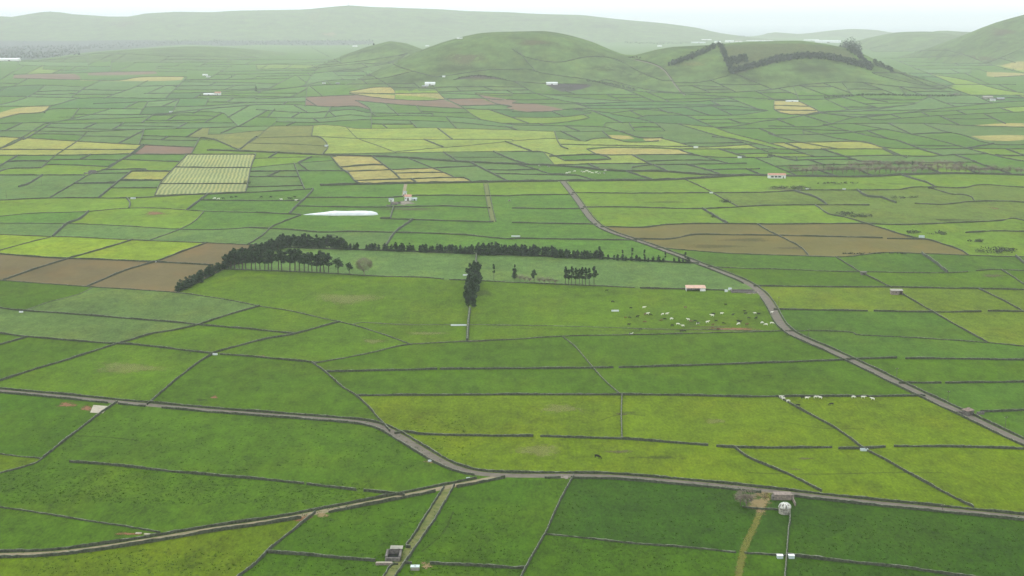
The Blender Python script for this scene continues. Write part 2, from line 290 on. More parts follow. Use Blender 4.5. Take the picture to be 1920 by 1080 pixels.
# ------------------------------------------------------------------ field walls, traced where they stand: x,y pixels projected on the terrain
# "label | points"; "/" is a gateway gap; a leading "!" is only a change of crop without a wall
WALLS = """
grey dry stone wall ending at two pale slabs beside the lower dirt track | -60,942 0,952 60,960 150,975 230,987 300,999
low curved stone wall slanting down to the frame edge below the wall corner | -60,910 0,888 35,879 68,868 80,860
grey stone wall climbing from the wall corner to the pale concrete pad by the road | 80,860 110,836 146,808 185,778 213,759
short brownish stone wall meeting the slanting wall below the concrete pad | -60,845 0,852 40,857 79,860
long pale grey wall crossing the darkest lush field above the dirt track | 130,867 200,872 340,887 480,899 570,908 / 575,909 668,920 / 682,921 738,927
pale grey wall slanting down from the two gate openings to the bottom edge | 585,967 550,995 510,1027 480,1057 450,1080 425,1100
grey wall joining the slanting wall to the stone animal pen | 520,1038 580,1042 640,1048 704,1053
pale wall along the pen side of the narrow grassy lane | 827,923 800,965 776,1005 760,1027
short wall continuing the grassy lane below the stone animal pen | 736,1058 720,1080 708,1100
pale wall along the far side of the narrow grassy lane | 847,919 815,975 785,1018 765,1048 742,1080 728,1100
grey wall running from the pale cistern box toward the slanting white topped wall | 762,1057 772,1058 / 806,1058 880,1061 960,1066 985,1066
pale topped wall slanting down from the main road at the gateway | 1073,897 1050,940 1022,1001 1000,1040 978,1080 965,1105
long grey wall crossing the lush field and cut by the yellow cattle trail | 1022,1002 1100,1010 1200,1021 1300,1028 1380,1037 / 1396,1038 1430,1040 1472,1043
pale straight wall running away from the camera to the round domed cistern | 1480,963 1478,1000 1475,1038 1472,1080 1469,1110
grey wall slanting away from the two troughs beside the domed cistern | 1478,1042 1560,1052 1640,1060 1720,1069 1790,1080 1960,1103
tiny low wall beside the bare tree and domed cistern | 1392,951 1420,955 1462,957
dark thick wall with two gateways above the field of the lone black cow | 762,811 785,815 900,818 1000,819 / 1013,819 1100,822 1167,824 1250,830 1328,836 / 1343,838 1380,840 1440,841 1560,840 / 1572,842 1620,842 1660,839 / 1676,838 1800,839 1920,843 1990,846
dark wall across the fields that the row of white cattle stands beside | 667,743 740,742 800,742 960,741 1080,741 1160,741 1280,742 1400,745 1480,744 1560,744 1640,744 1728,743
dark wall across the fields starting at the kink above the crossroads wall | 610,698 700,696 820,693 / 824,693 960,692 1105,691 1150,690 / 1160,690 1200,689 1300,686 1440,681 1575,676
long dark wall along the lower edge of the herd pasture | 590,682 650,671 700,661 740,651 772,646 870,641 960,637 1055,631 1200,628 1320,625 1440,622 1464,621
grey wall slanting down through the fields below the herd pasture | 1057,633 1080,652 1112,690 1140,720 1165,741
short grey upright wall between the two olive green fields | 1166,743 1165,780 1166,823
grey wall slanting down to meet the main road at its bend | 590,684 610,698 640,725 668,743 690,763 716,792
grey wall slanting across the olive field right of the lone black cow | 1380,842 1400,857 1440,875 1480,891 1530,917 1540,922
long grey wall running from the white cattle past the pale trough to the road | 1466,748 1500,768 1560,800 1590,820 1616,840 1660,863 1700,886 1740,908 1800,940 1826,952
thin dark wall from the left frame edge crossing the pale bluish fields | -60,562 0,578 40,583 100,587 240,598 350,607 375,610 480,619 545,626
thin brownish wall from the left edge down past the small white trough | -60,618 0,626 50,632 130,639 212,645 240,646 300,652 357,659 400,664 / 412,665 467,669 530,675 587,680
long dark wall slanting from the left edge up to the pasture corner | -60,734 0,715 60,695 125,676 220,645 250,637 287,626 325,620 370,610 425,592 485,575
grey wall from the low end of the windbreak down along the tree enclosed pasture | -60,521 0,526 150,537 330,549 405,559 440,565 490,575 542,583 595,595 637,604 680,615 740,635 772,647
short dark wall at the left edge joining the thin brownish wall | -60,662 0,647 25,640 50,633
dark wall from the small white trough up to the kink in the pasture edge | 405,661 445,650 495,637 552,627 595,615 637,604
grey wall from the small white trough down to the main road | 397,666 380,675 337,707 310,730 284,752
faint low wall between the two bluish fields beside the ploughed ground | 42,584 90,567 150,551 172,540
dark wall along the upper edge of the three ploughed brown fields | -60,474 0,477 95,484 180,487 295,492 350,495 400,498
dark wall along the upper edge of the bright yellow green fields | -60,437 0,440 95,444 140,445 237,450 390,456 475,460 522,464
dark wall slanting between the first and second ploughed fields | 8,525 75,502 140,482 200,465 249,450
dark wall slanting between the second and third ploughed fields | 170,535 237,507 295,490 340,473 384,457
short dark wall slanting across the leftmost bright yellow green field | -50,488 0,470 50,456 98,444
long dark wall under the far tree row of the enclosed pasture | 525,464 640,468 740,471 880,476 1000,480 1120,484 1220,490 1300,494
long dark wall below the tall pines of the enclosed pasture | 420,505 500,508 600,512 700,518 800,521 832,524 / 842,525 880,526 960,530 1060,534 1150,538 1190,540
dark wall behind the pink roofed shelter | 1200,541 1290,543 / 1322,544 1360,545
wall under the short windbreak at the low corner of the enclosed pasture | 330,549 370,530 420,505 470,485 525,464
narrow grey wall running from the tall dark tree column to the herd pasture edge | 881,580 878,605 876,640
thin wall leading from the far tree row down into the dark tree column | 893,478 892,500 890,525
faint low bank crossing the pasture past the long white trough | 677,605 740,608 800,609 845,609 / 878,609 1015,611 1100,613 1220,617 1290,618 1362,619 1430,621
dark wall between the two halves of the big brown fields | 1207,449 1255,449 1300,441 1360,441 1450,442 1540,444 1655,447 / 1663,448 1720,449
dark wall along the lower edge of the big brown fields | 1250,466 1280,469 1375,476 1500,480 1580,482 1660,474 1727,476 1815,479 1902,482 1960,480
thin wall starting at the road below the brown fields | 1337,501 1400,504 1450,505 1580,510 1615,510 1715,512 1777,512 1815,510 / 1830,508 1865,506 1920,508 1980,509
thin dark wall from the road bend past the stone shed with a dark doorway | 1420,537 1500,538 1580,539 1670,539 1760,541 1835,542 1920,544 1980,546
dark wall with two gateways reaching the road at its widest bend | 1466,581 1627,584 / 1638,584 1752,586 1840,585 / 1852,584 1920,585 1980,586
long dark wall starting where the road bends back below the herd | 1487,621 1540,621 1600,624 1605,628 1680,632 1765,637 1850,643 1920,650 1980,655
dark gapped wall right of the straight road stretch | 1595,674 1682,672 / 1697,673 1800,674 1920,676 1980,677
thin wall with one gap above the small brown roofed hut | 1700,719 1765,719 / 1772,719 1840,718 1920,717 1980,716
short wall from the small brown roofed hut to the frame edge | 1838,773 1880,772 1920,770 1980,767
grey wall slanting down past the stone shed with a dark doorway | 1567,482 1610,509 1640,524 1672,540 / 1692,552 1750,586 1790,609 1850,642
grey wall slanting away on the right edge above the two gateway wall | 1835,542 1877,562 1920,585 1960,603
short grey wall slanting from the brown fields to the thin wall below | 1740,484 1760,498 1774,510
short wall slanting around the olive corner field | 1885,511 1900,520 1920,534 1960,556
short wall at the frame edge below the scrub patch | 1905,482 1920,494 1960,518
wall slanting through the middle of the big brown fields | 1420,421 1440,433 1485,455 1505,467 1515,479
wall along the slanting right side of the big brown fields | 1530,386 1555,402 1585,408 1625,420 1712,446 1740,450 1770,459 1802,470 1815,478
 | 960,367 1020,366 1072,365
 | 1085,362 1185,363 1330,362 1440,361 1510,357 1560,357 1600,357 1685,356 1710,352 1747,351 1800,353 1840,347 1920,352 1980,354
 | 960,391 1030,392 1090,392
 | 1105,389 1175,389 1310,392 1440,386 1535,385 1630,385
 | 1715,382 1770,384 1815,379 1890,378 1920,380 1980,381
 | 960,418 1047,420 1115,421
 | 1140,426 1210,427 1247,422 1335,420 1440,421 1615,420 1690,422 1800,418 1880,414 1900,410 1920,414 1970,420
 | 480,428 540,431 600,436 655,435 755,437 867,441 952,449 975,448 1100,450 1195,451
 | 1287,338 1322,354 1350,370 1382,387
 | 1317,392 1340,406 1362,419
 | 1507,364 1532,372 1550,384
 | 1610,359 1627,369 1652,371 1680,381
 | 1710,335 1740,344 1755,352
 | 1755,356 1785,365 1800,365 1822,370 1827,377
 | 1810,437 1865,434 1920,435 1970,436
 | 480,377 562,377
 | 0,376 100,372 240,372 287,370 350,366 390,365 480,361 535,358 585,355
 | 587,356 575,370 557,386 542,402
 | 580,371 650,371 728,371
 | 778,367 860,367 955,368
 | 557,387 660,389 730,389 830,387 905,390
 | 480,399 562,403
 | 710,410 755,412 850,415 915,417
 | 565,403 530,417 510,426 492,442 465,459
 | 772,414 740,437 727,456
 | 737,392 732,409
 | 480,314 550,307 615,302
 | 495,297 560,295 630,294
 | 480,322 560,321 630,321
 | 480,332 557,332
 | 480,351 550,349
 | 552,309 562,335 571,355
 | 622,296 640,317 655,327 665,340 677,346
 | 642,314 695,310 717,310
 | 650,322 730,319 805,316 892,312
 | 702,297 720,310 732,319 745,330 750,336
 | 755,325 832,324
 | 672,339 772,336 870,334 884,341
 | 770,299 812,316 832,324 850,332
 | 772,337 782,344
 | 880,304 905,317 935,332
 | 610,289 742,287 905,285 1020,286 1025,292
 | 607,287 615,275 602,259 585,256
 | 480,269 555,271 607,274
 | 485,259 580,256 630,258 670,260 792,262 960,262
 | 742,285 805,279 870,274 960,265 1042,260 1100,265
 | 652,241 670,259 705,272 742,286
 | 795,262 827,275
 | 822,242 847,261
 | 480,237 585,236 605,234 642,237 665,241 730,241 805,240 960,244 1060,247 1160,246 1247,246
 | 587,238 584,254
 | 697,226 696,240
 | 520,221 517,230 500,242 480,260 460,272
 | 480,220 605,222 655,216 692,219 755,217 880,222 960,234 1035,236
 | 525,229 595,230 655,226 695,225 792,227 855,230 960,239
 | 770,229 780,239
 | 840,224 855,240
 | 925,285 960,300 985,308
 | 0,406 50,401 165,397 237,391 300,391 375,396 480,399
 | 0,419 140,420 250,425 330,430 400,431 475,427
 | 165,398 150,411 125,421 100,443
 | 382,397 365,415 335,431 280,451
 | 387,367 355,391
 | 380,376 480,377
 | 237,372 244,380 242,391
 | 0,329 160,329 / 180,326 235,325
 | 0,322 15,317 77,315 85,310 125,310 205,313
 | 0,292 100,292 250,289
 | 0,281 135,281 255,281
 | 0,257 45,259 137,265 262,272 350,276
 | 45,259 20,272 0,279
 | 160,251 145,265 107,290 78,314
 | 270,274 250,289 220,305 205,315 172,326 160,332 130,350 92,372
 | 262,276 243,291 213,308
 | 80,329 50,347 35,351
 | 140,345 215,344
 | 244,324 217,345 187,370
 | 230,339 300,339
 | 217,353 295,353
 | 350,291 332,310 312,330 300,345 290,367
 | 332,314 400,315 470,315
 | 305,345 462,345
 | 290,367 340,366 400,363 460,361
 | 479,291 470,315 465,342 460,362
 | 245,322 315,322
 | 190,319 275,318
 | 237,300 332,304
 | 250,290 350,290 477,290
 | 0,246 42,246 175,247 244,244 325,242 425,239 480,237
 | 270,245 262,268
 | 270,255 375,259
 | 392,242 390,252 480,246
 | 372,264 365,277
 | 480,257 452,279
 | 452,284 425,272 400,262
 | 0,279 20,268 45,256 87,231 107,229 140,222 175,214 205,205
 | 45,262 92,234
 | 88,232 250,231 440,231
 | 287,216 267,230
 | 287,216 417,212 445,236
 | 120,226 275,220
 | 0,232 87,230
 | 0,223 37,214 75,212 95,205 175,204 270,205
 | 95,199 82,212
 | 0,200 95,199 112,195 147,185 310,185 480,184
 | 0,197 45,185 70,172 82,162
 | 0,164 75,160 162,164
 | 0,181 150,184
 | 270,155 250,165 215,177 195,185
 | 160,164 135,182
 | 27,147 150,150 225,151 260,145 345,144
 | 25,140 287,134 350,135
 | 350,145 315,180
 | 270,176 375,174 480,169
 | 175,195 277,191 335,187
 | 277,192 265,210
 | 335,189 325,207
 | 390,187 385,199
 | 282,201 390,199 480,192
 | 162,215 290,215 375,206 480,197
 | 147,205 135,222
 | 0,115 32,115 120,110 187,100 325,106 410,107 480,108
 | 37,122 205,125
 | 80,130 165,130 165,117
 | 122,120 120,135
 | 210,107 207,132
 | 250,117 435,117
 | 295,125 435,125
 | 345,150 475,148
 | 325,162 480,160
 | 480,130 595,127 667,120 730,117 765,100
 | 480,122 605,122 667,116 745,105
 | 595,137 670,129 730,119
 | 480,144 580,142
 | 595,128 575,155
 | 480,169 555,164 610,152 717,147 770,135
 | 480,172 600,160 780,157
 | 670,129 712,150 740,170 740,185
 | 732,119 762,130 817,145
 | 655,172 705,164 805,166
 | 655,175 730,176 817,175 960,180
 | 655,176 730,186 805,189 842,185
 | 665,189 755,197 865,204 960,207
 | 485,197 555,197 620,201 670,200 695,207
 | 670,190 695,206 695,224
 | 620,202 612,215
 | 480,206 580,212 660,206 692,212 812,214
 | 515,205 502,220
 | 730,201 747,216
 | 785,204 792,213
 | 810,160 830,182 865,200 885,215 902,225
 | 890,175 930,195 960,200
 | 890,175 960,177
 | 850,186 905,185 940,188
 | 867,199 945,197
 | 480,186 530,184 655,179
 | 575,170 572,200
 | 817,145 880,136 920,131 960,131 992,130 1015,137 1100,149
 | 850,150 890,142 920,144 955,152 1025,157 1080,158
 | 1100,149 1185,170 1260,175 1320,179 1440,186
 | 1135,150 1185,162 1235,172 1360,174 1440,169 1485,162 1560,155 1615,155 1665,161 1760,167
 | 960,92 985,107 1047,117 1100,107 1150,110 1200,135 1242,151 1260,152
 | 975,100 1005,135
 | 1275,155 1310,155 1365,142
 | 960,176 1005,176 1100,185 1170,190 1310,191 1360,185
 | 985,165 1005,176 1070,192 1135,195
 | 960,194 1060,195 1175,192
 | 960,210 1025,210 1080,204 1210,204 1295,201 1370,199 1440,208
 | 1100,207 1145,212 1210,206 1285,217 1322,232
 | 960,220 1050,220 1110,212 1095,209
 | 960,232 1035,232 1105,221
 | 1035,236 1135,239 1155,245
 | 1135,231 1260,232 1360,239 1440,226
 | 1215,217 1310,217 1385,216 1440,208
 | 1145,214 1192,222 1230,232 1247,246
 | 1180,232 1190,246
 | 1285,237 1335,252 1385,265 1440,285
 | 1322,232 1370,250 1440,268 1530,295
 | 1040,247 1046,265 1052,275 1065,280
 | 960,285 1020,286 1060,302
 | 1030,294 1125,291 1145,299 1060,302
 | 1100,280 1140,277 1270,280 1295,289
 | 1100,280 1120,290 1180,291 1295,290
 | 1110,261 1145,260 1177,267 1235,265
 | 1130,247 1145,260
 | 1172,250 1200,259 1243,259
 | 1265,266 1305,276 1350,275 1410,271
 | 1260,280 1320,280 1440,280
 | 1185,291 1222,310
 | 1185,315 1222,310 1285,309 1400,307
 | 1285,290 1335,295 1440,296
 | 1280,284 1365,307
 | 1290,310 1335,322 1350,328
 | 1320,319 1425,317
 | 960,307 995,315 1030,326 1080,329 1105,336
 | 1335,257 1372,260 1440,275
 | 1440,227 1490,220 1535,211 1615,209 1680,200
 | 1440,237 1540,237 1600,221 1675,214 1800,207 1920,200
 | 1535,212 1600,220
 | 1635,225 1765,217 1920,210
 | 1540,234 1615,232 1740,232 1815,236 1920,239 1980,240
 | 1730,232 1765,245 1810,255 1840,266 1875,272 1920,272
 | 1615,235 1672,245 1740,259 1790,272 1840,286 1902,300 1980,310
 | 1547,235 1625,254 1690,265
 | 1505,245 1565,259 1640,272 1700,296
 | 1440,251 1490,265 1555,277
 | 1455,254 1565,251 1645,244
 | 1440,269 1540,267 1625,267 1655,277 1725,280 1810,279 1920,280
 | 1715,252 1765,250
 | 1440,275 1460,280 1560,280 1657,280
 | 1475,270 1502,280
 | 1540,280 1615,304
 | 1440,291 1495,302
 | 1485,295 1580,294 1672,292 1740,294 1785,291 1852,289
 | 1660,282 1680,292
 | 1727,281 1762,291
 | 1790,291 1832,305
 | 1810,279 1840,274
 | 1452,189 1495,190 1502,192 1537,212 1480,215 1452,206 1452,189
 | 1453,198 1512,200
 | 1454,207 1525,208
 | 1440,187 1550,186 1625,177 1690,179 1840,179 1920,179
 | 1580,156 1595,175
 | 1487,162 1497,185
 | 1685,162 1700,180
 | 1635,137 1690,152 1750,162
 | 1675,135 1740,152 1800,172
 | 1690,117 1740,137 1810,150 1870,167 1920,175
 | 1780,95 1815,105 1850,119 1920,137
 | 1850,119 1885,105 1920,89
 | 1640,97 1775,94
 | 1630,92 1665,85
 | 1655,110 1785,105
 | 1660,137 1820,137
 | 1715,130 1835,130
 | 1865,145 1920,142
 | 1790,159 1905,159
 | 1735,185 1715,195 1665,201 1590,207 1540,212
 | 1625,185 1665,192
 | 1615,221 1740,207 1800,200 1880,192 1920,190
! | -44,113 60,112 165,98 250,91 345,84 430,86 480,84 600,85 700,82 700,77 480,76 345,77 250,75 120,77 0,76 -44,76 -44,113
! | 1183,540 1208,541
! | 1350,545 1380,548 1428,548
! | 0,152 27,147
! | 1345,88 1362,112 1370,138 1440,121 1500,105 1560,108 1600,121 1622,127 1600,105 1588,95 1560,88 1500,82 1440,82 1390,84 1345,88
! | 655,172 667,175 740,178 830,186 868,203
! | 880,175 1065,207 1020,211 960,205 885,178
! | 1022,158 1075,154 1110,160 1055,172 1022,158
! | 850,150 885,141 925,143 955,150 918,148 885,147 850,150
! | 24,146 27,141 140,139 150,143 150,150
! | 165,137 290,132 295,138 165,141 165,137
! | 118,150 235,145 345,144 340,150 230,152 118,150
! | 0,211 30,203 95,199 85,212
! | 1815,235 1920,231 1920,239 1815,236
! | 1820,255 1920,254 1920,262 1850,263 1820,255
! | 1105,282 1140,278 1270,281 1292,288 1120,290 1105,282
! | 1140,253 1180,255 1190,260 1150,260 1140,253
! | 1205,260 1240,259 1240,263 1210,264 1205,260
! | 1850,135 1920,138 1920,144 1850,143 1850,135
! | 1875,123 1920,115 1920,132 1875,123
"""
SEEDS = """
YD 300,1050 300,1030 60,1060
DG 100,995 60,800 300,800 500,850 700,860 620,1000 600,1065 900,990 870,1080 1200,1060 1430,1062 640,940
DL 300,930 60,920 500,950
DD 1200,960 1430,990 1700,1010 1620,1070
YD 20,872
OY 1000,850 950,780 1350,790 1650,790 1480,865 1430,890 1800,890 1650,910 1850,790
G 900,720 1400,715 850,668 1300,655 400,720 150,700 500,715
GL 400,635 500,600 600,645 260,650
BG1 60,605 100,617 260,575 200,570 30,640
G 60,550 100,665 60,670
OG 650,560 1050,580 760,630 1000,627 1250,580 950,600
BG2 800,495 1000,500 600,480 1250,510
YG 30,455 150,465 330,475 400,480 20,446
PL 30,500 180,510 300,520
BR 1350,432 1600,435 1350,460 1600,465 1450,460 1500,430
GR 1500,495 1600,500 1850,495 1600,560 1800,560 1600,600 1700,660 1800,740 1560,655 1650,700 1880,760
GO 1880,620 1900,560 1500,560 1750,575
YG2 120,385 290,405 600,420 850,428 1000,430 1250,405 1200,375 1000,355 850,355 1400,375 1020,400
OLG 1500,370 1650,345 1700,370 1850,360 1850,400 1580,340 1600,375 1750,400 1480,345 1560,395
BG2 100,350 250,350 50,305 480,440 160,430 560,320 600,310 520,310 520,340 600,345 50,430 350,445
ST 60,270 60,287 200,285 190,275 100,270 275,330 20,287
S 400,300 400,330 380,352
MG 660,362 660,380 840,378 840,400 1020,378 1030,405 500,390 600,396 420,415 540,368
YG2 1400,405 1520,408 1380,345 1480,340
PK 360,284
ST2 670,308 690,316 700,330 680,305 800,320 790,328 820,338 700,340 750,340 700,313 850,337 780,320
OLV 540,250 540,265 540,280 500,280 430,262 420,270
YGP 620,250 700,250 750,275 850,250 850,268 650,270 900,265 1000,255 1000,270 650,250 900,280
BG2 800,305 850,320 780,308 860,308 730,305
BG2 980,340 1080,200 900,130
PK 750,190 800,195 900,190 1000,200 940,185
ST2 700,172 690,180 780,180 830,184
DK 1060,163 890,144
PK 80,145 230,137 
ST2 150,148 300,147 60,206 1870,235 1860,258 1200,285 1160,256 1222,262 1470,194 1490,203 1500,211 1900,139 1900,125
ST 1470,275 1540,275 1600,275
ST 1480,275
WD 240,82 50,95 150,88 400,80 600,79
HD 1420,95 1540,100
"""
PAL = {'YD': (.078,.124,.001), 'DG': (.041,.094,.001), 'DL': (.05,.105,.002), 'DD': (.027,.07,.002), 'OY': (.09,.14,.001), 'G': (.05,.103,.001),
       'GL': (.062,.12,.002), 'BG1': (.075,.125,.026), 'BG2': (.078,.14,.030), 'OG': (.067,.124,.002), 'YG': (.15,.22,.010), 'PL': (.12,.096,.04),
       'BR': (.118,.105,.03), 'GR': (.053,.112,.007), 'GO': (.088,.135,.006), 'YG2': (.105,.18,.012), 'OLV': (.13,.15,.033), 'ST': (.22,.235,.045),
       'S': (.28,.3,.12), 'PK': (.15,.1,.065), 'ST2': (.26,.235,.07), 'YGP': (.18,.235,.04), 'DK': (.05,.043,.045), 'WD': (.035,.05,.045),
       'HD': (.07,.09,.03), 'MG': (.062,.135,.013), 'OLG': (.09,.135,.018), 'MB': (.078,.152,.036), 'MY': (.125,.2,.016), 'HG': (.072,.122,.03), 'MT': (.048,.118,.02)}
SOIL = {'PL', 'BR', 'PK', 'DK'}
ROADS = {  # centre lines in photo pixels, width in metres
 'road': ([(-80,724),(0,733),(100,742),(210,753),(300,761),(400,770),(480,776),(600,785),(670,791),(712,799),(750,819),(800,850),(840,872),(885,886),(940,891),(1000,892),(1060,892),(1150,894),(1250,902),(1350,911),(1440,921),(1485,926),(1600,939),(1740,953),(1920,971),(2000,979)], 4.6, 'asphalt'),
 'dirt_track': ([(940,893),(900,901),(830,915),(760,929),(700,941),(620,956),(560,968),(480,981),(400,992),(300,1009),(200,1025),(100,1037),(0,1041),(-80,1043)], 3.6, 'sand'),
 'grassy_lane': ([(838,918),(808,970),(781,1012),(757,1045),(728,1083),(714,1102)], 3.3, 'track_grass'),
 'winding_road': ([(1056,341),(1083,375),(1106,408),(1122,424),(1150,437),(1200,453),(1260,475),(1320,498),(1380,521),(1415,538),(1436,557),(1450,580),(1459,600),(1473,618),(1500,633),(1560,659),(1640,697),(1720,736),(1800,773),(1860,802),(1920,830),(2000,866)], 4.8, 'asphalt'),
 'crossing_road': ([(600,348),(680,346),(780,344),(860,343),(960,341),(1056,340),(1150,339),(1240,338),(1320,334),(1400,329),(1440,330),(1520,331),(1620,332),(1700,328),(1800,326),(1920,329),(2000,332)], 4.4, 'asphalt'),
 'farm_lane': ([(390,282),(480,285),(600,291),(740,295),(850,303),(960,308),(1040,311),(1100,316),(1150,321),(1240,322),(1320,328),(1395,330)], 4.0, 'track_grass'),
 'field_lane': ([(911,344),(917,380),(925,416)], 3.0, 'track_grass'),
 'saddle_lane': ([(1190,112),(1225,121),(1248,130),(1256,145),(1266,160),(1276,174),(1284,179)], 3.6, 'asphalt'),
 'farm_drive': ([(756,369),(758,356),(761,344)], 3.4, 'sand'),
}
# ------------------------------------------------------------------ read the traces
def densify(pts, step):
    """Catmull-Rom through traced pixels, resampled every ~step pixels"""
    p = [np.array(q, float) for q in pts]
    if len(p) == 2:
        n = max(1, int(np.hypot(*(p[1] - p[0])) / step)); return [tuple(p[0] + (p[1] - p[0]) * i / n) for i in range(n + 1)]
    q = [2 * p[0] - p[1]] + p + [2 * p[-1] - p[-2]]; out = []
    for i in range(1, len(q) - 2):
        a, b, c, d = q[i - 1:i + 3]; n = max(1, int(np.hypot(*(c - b)) / step))
        la, lb, lc = (np.hypot(*(v)) for v in (b - a, c - b, d - c))
        m1 = (c - a) * min(1, lb / (la + 1e-6)) * .5 if la > lb else (c - a) * lb / (la + lb)
        m2 = (d - b) * min(1, lb / (lc + 1e-6)) * .5 if lc > lb else (d - b) * lb / (lb + lc)
        for k in range(n):
            t = k / n; t2, t3 = t * t, t ** 3
            out.append(tuple(b * (2*t3-3*t2+1) + m1 * (t3-2*t2+t) + c * (-2*t3+3*t2) + m2 * (t3-t2)))
    return out + [tuple(p[-1])]
def parse(s): return [[tuple(map(float, q.split(','))) for q in g.split()] for g in s.split('/')]
LINES = []
for ln in WALLS.strip('\n').split('\n'):
    a, b = ln.split('|'); LINES.append((a.strip(), parse(b)))
def snap_lines():
    segs = []
    for li, (lab, gs) in enumerate(LINES):
        pts = [q for g in gs for q in g]
        for a, b in zip(pts, pts[1:]): segs.append((li, a, b))
    for k, (pts, w, m) in ROADS.items():
        for a, b in zip(pts, pts[1:]): segs.append((-1, a, b))
    for a, b in (((-45, 60), (-45, 1098)), ((1965, 40), (1965, 1098)), ((-60, 1096), (1980, 1096))): segs.append((-2, a, b))
    for li, (lab, gs) in enumerate(LINES):
        if gs[0][0] == gs[-1][-1]: continue
        for end in (0, 1):
            g = gs[-1] if end else gs[0]
            p, q = (g[-1], g[-2]) if end else (g[0], g[1])
            L = math.dist(p, q); ux, uy = (p[0] - q[0]) / L, (p[1] - q[1]) / L; lim = 60 if (p[0] <= 5 or p[0] >= 1915 or p[1] > 1070) else 26
            best = None
            for lj, a, b in segs:
                if lj == li: continue
                ex, ey = b[0] - a[0], b[1] - a[1]; den = ux * ey - uy * ex
                if abs(den) < 1e-6: continue
                t = ((a[0] - p[0]) * ey - (a[1] - p[1]) * ex) / den; v = ((a[0] - p[0]) * uy - (a[1] - p[1]) * ux) / den
                if -4 < t < lim and -.02 <= v <= 1.02 and (best is None or abs(t) < abs(best[0])): best = (t, (p[0] + ux * t, p[1] + uy * t))
            if best is None and lim < 60:
                bd = 1
                for lj, a, b in segs:
                    if lj == li: continue
                    ex, ey = b[0] - a[0], b[1] - a[1]; v = min(1, max(0, ((p[0] - a[0]) * ex / 16 + (p[1] - a[1]) * ey) / (ex * ex / 16 + ey * ey + 1e-9)))
                    c = (a[0] + ex * v, a[1] + ey * v); dd = math.hypot((c[0] - p[0]) / 30, (c[1] - p[1]) / 8)
                    if dd < bd: bd = dd; best = (9, c)
            if best and (best[0] > .5):
                if end: g.append(best[1])
                else: g.insert(0, best[1])
snap_lines()
def stepfor(y): return 6 if y > 600 else 5 if y > 350 else 6

# ------------------------------------------------------------------ ground: one sheet cut along every wall and road edge
CV, CE = [], []
def add_edges(P3):
    n = len(CV); CV.extend([(float(a[0]), float(a[1])) for a in P3]); CE.extend([(n + i, n + i + 1) for i in range(len(P3) - 1)])
for lab, gs in LINES:
    pts = [q for g in gs for q in g]
    (x0, y0), (x1, y1) = pts[0], pts[1]; L = math.hypot(x1 - x0, y1 - y0); e = 5
    if pts[0] != pts[-1]:
        pts = [(x0 - (x1 - x0) / L * e, y0 - (y1 - y0) / L * e * .4)] + pts
        (x0, y0), (x1, y1) = pts[-1], pts[-2]; L = math.hypot(x1 - x0, y1 - y0)
        pts = pts + [(x0 - (x1 - x0) / L * e, y0 - (y1 - y0) / L * e * .4)]
    d = densify(pts, 14)
    add_edges(P([q[0] for q in d], [q[1] for q in d]))
ROADC = {}
def offset(c, w):
    t = np.gradient(c[:, :2], axis=0); t /= np.linalg.norm(t, axis=1)[:, None] + 1e-9
    return np.stack([c[:, 0] - t[:, 1] * w, c[:, 1] + t[:, 0] * w], -1)
for k, (pts, w, m) in ROADS.items():
    d = densify(pts, 10); c = P([q[0] for q in d], [q[1] for q in d])
    for _ in range(2): c[1:-1, :2] = (c[:-2, :2] + 2 * c[1:-1, :2] + c[2:, :2]) / 4
    ROADC[k] = c
    for s in (-1, 1): add_edges(offset(c, s * w / 2))
for bl in ([(-45, 62), (-45, 1099)], [(1965, 40), (1965, 1099)], [(-60, 1096), (1980, 1096)]):
    d = densify(bl, 12); add_edges(P([q[0] for q in d], [q[1] for q in d]))
rows = np.concatenate([np.arange(330, 1200, 55), np.arange(1200, 2500, 36), np.arange(2500, 5200, 24), np.arange(5200, 9600, 70), np.arange(9600, 16001, 110)])
for y in rows:
    st = 55 if y < 1200 else 42 if y < 2500 else 24 if y < 5200 else 60 if y < 9600 else 90
    hw = y * .46 + 40; n = int(2 * hw / st)
    for i in range(n + 1):
        CV.append((-hw + 2 * hw * i / n + random.uniform(-.2, .2) * st, y + random.uniform(-.2, .2) * st))
for x in range(-14000, 14001, 1000):
    for y in range(-4000, 16001, 1000):
        if abs(x) > y * .46 + 300 or y < 330: CV.append((x + random.uniform(-50, 50), y + random.uniform(-50, 50) if -4000 < y < 16000 else y))
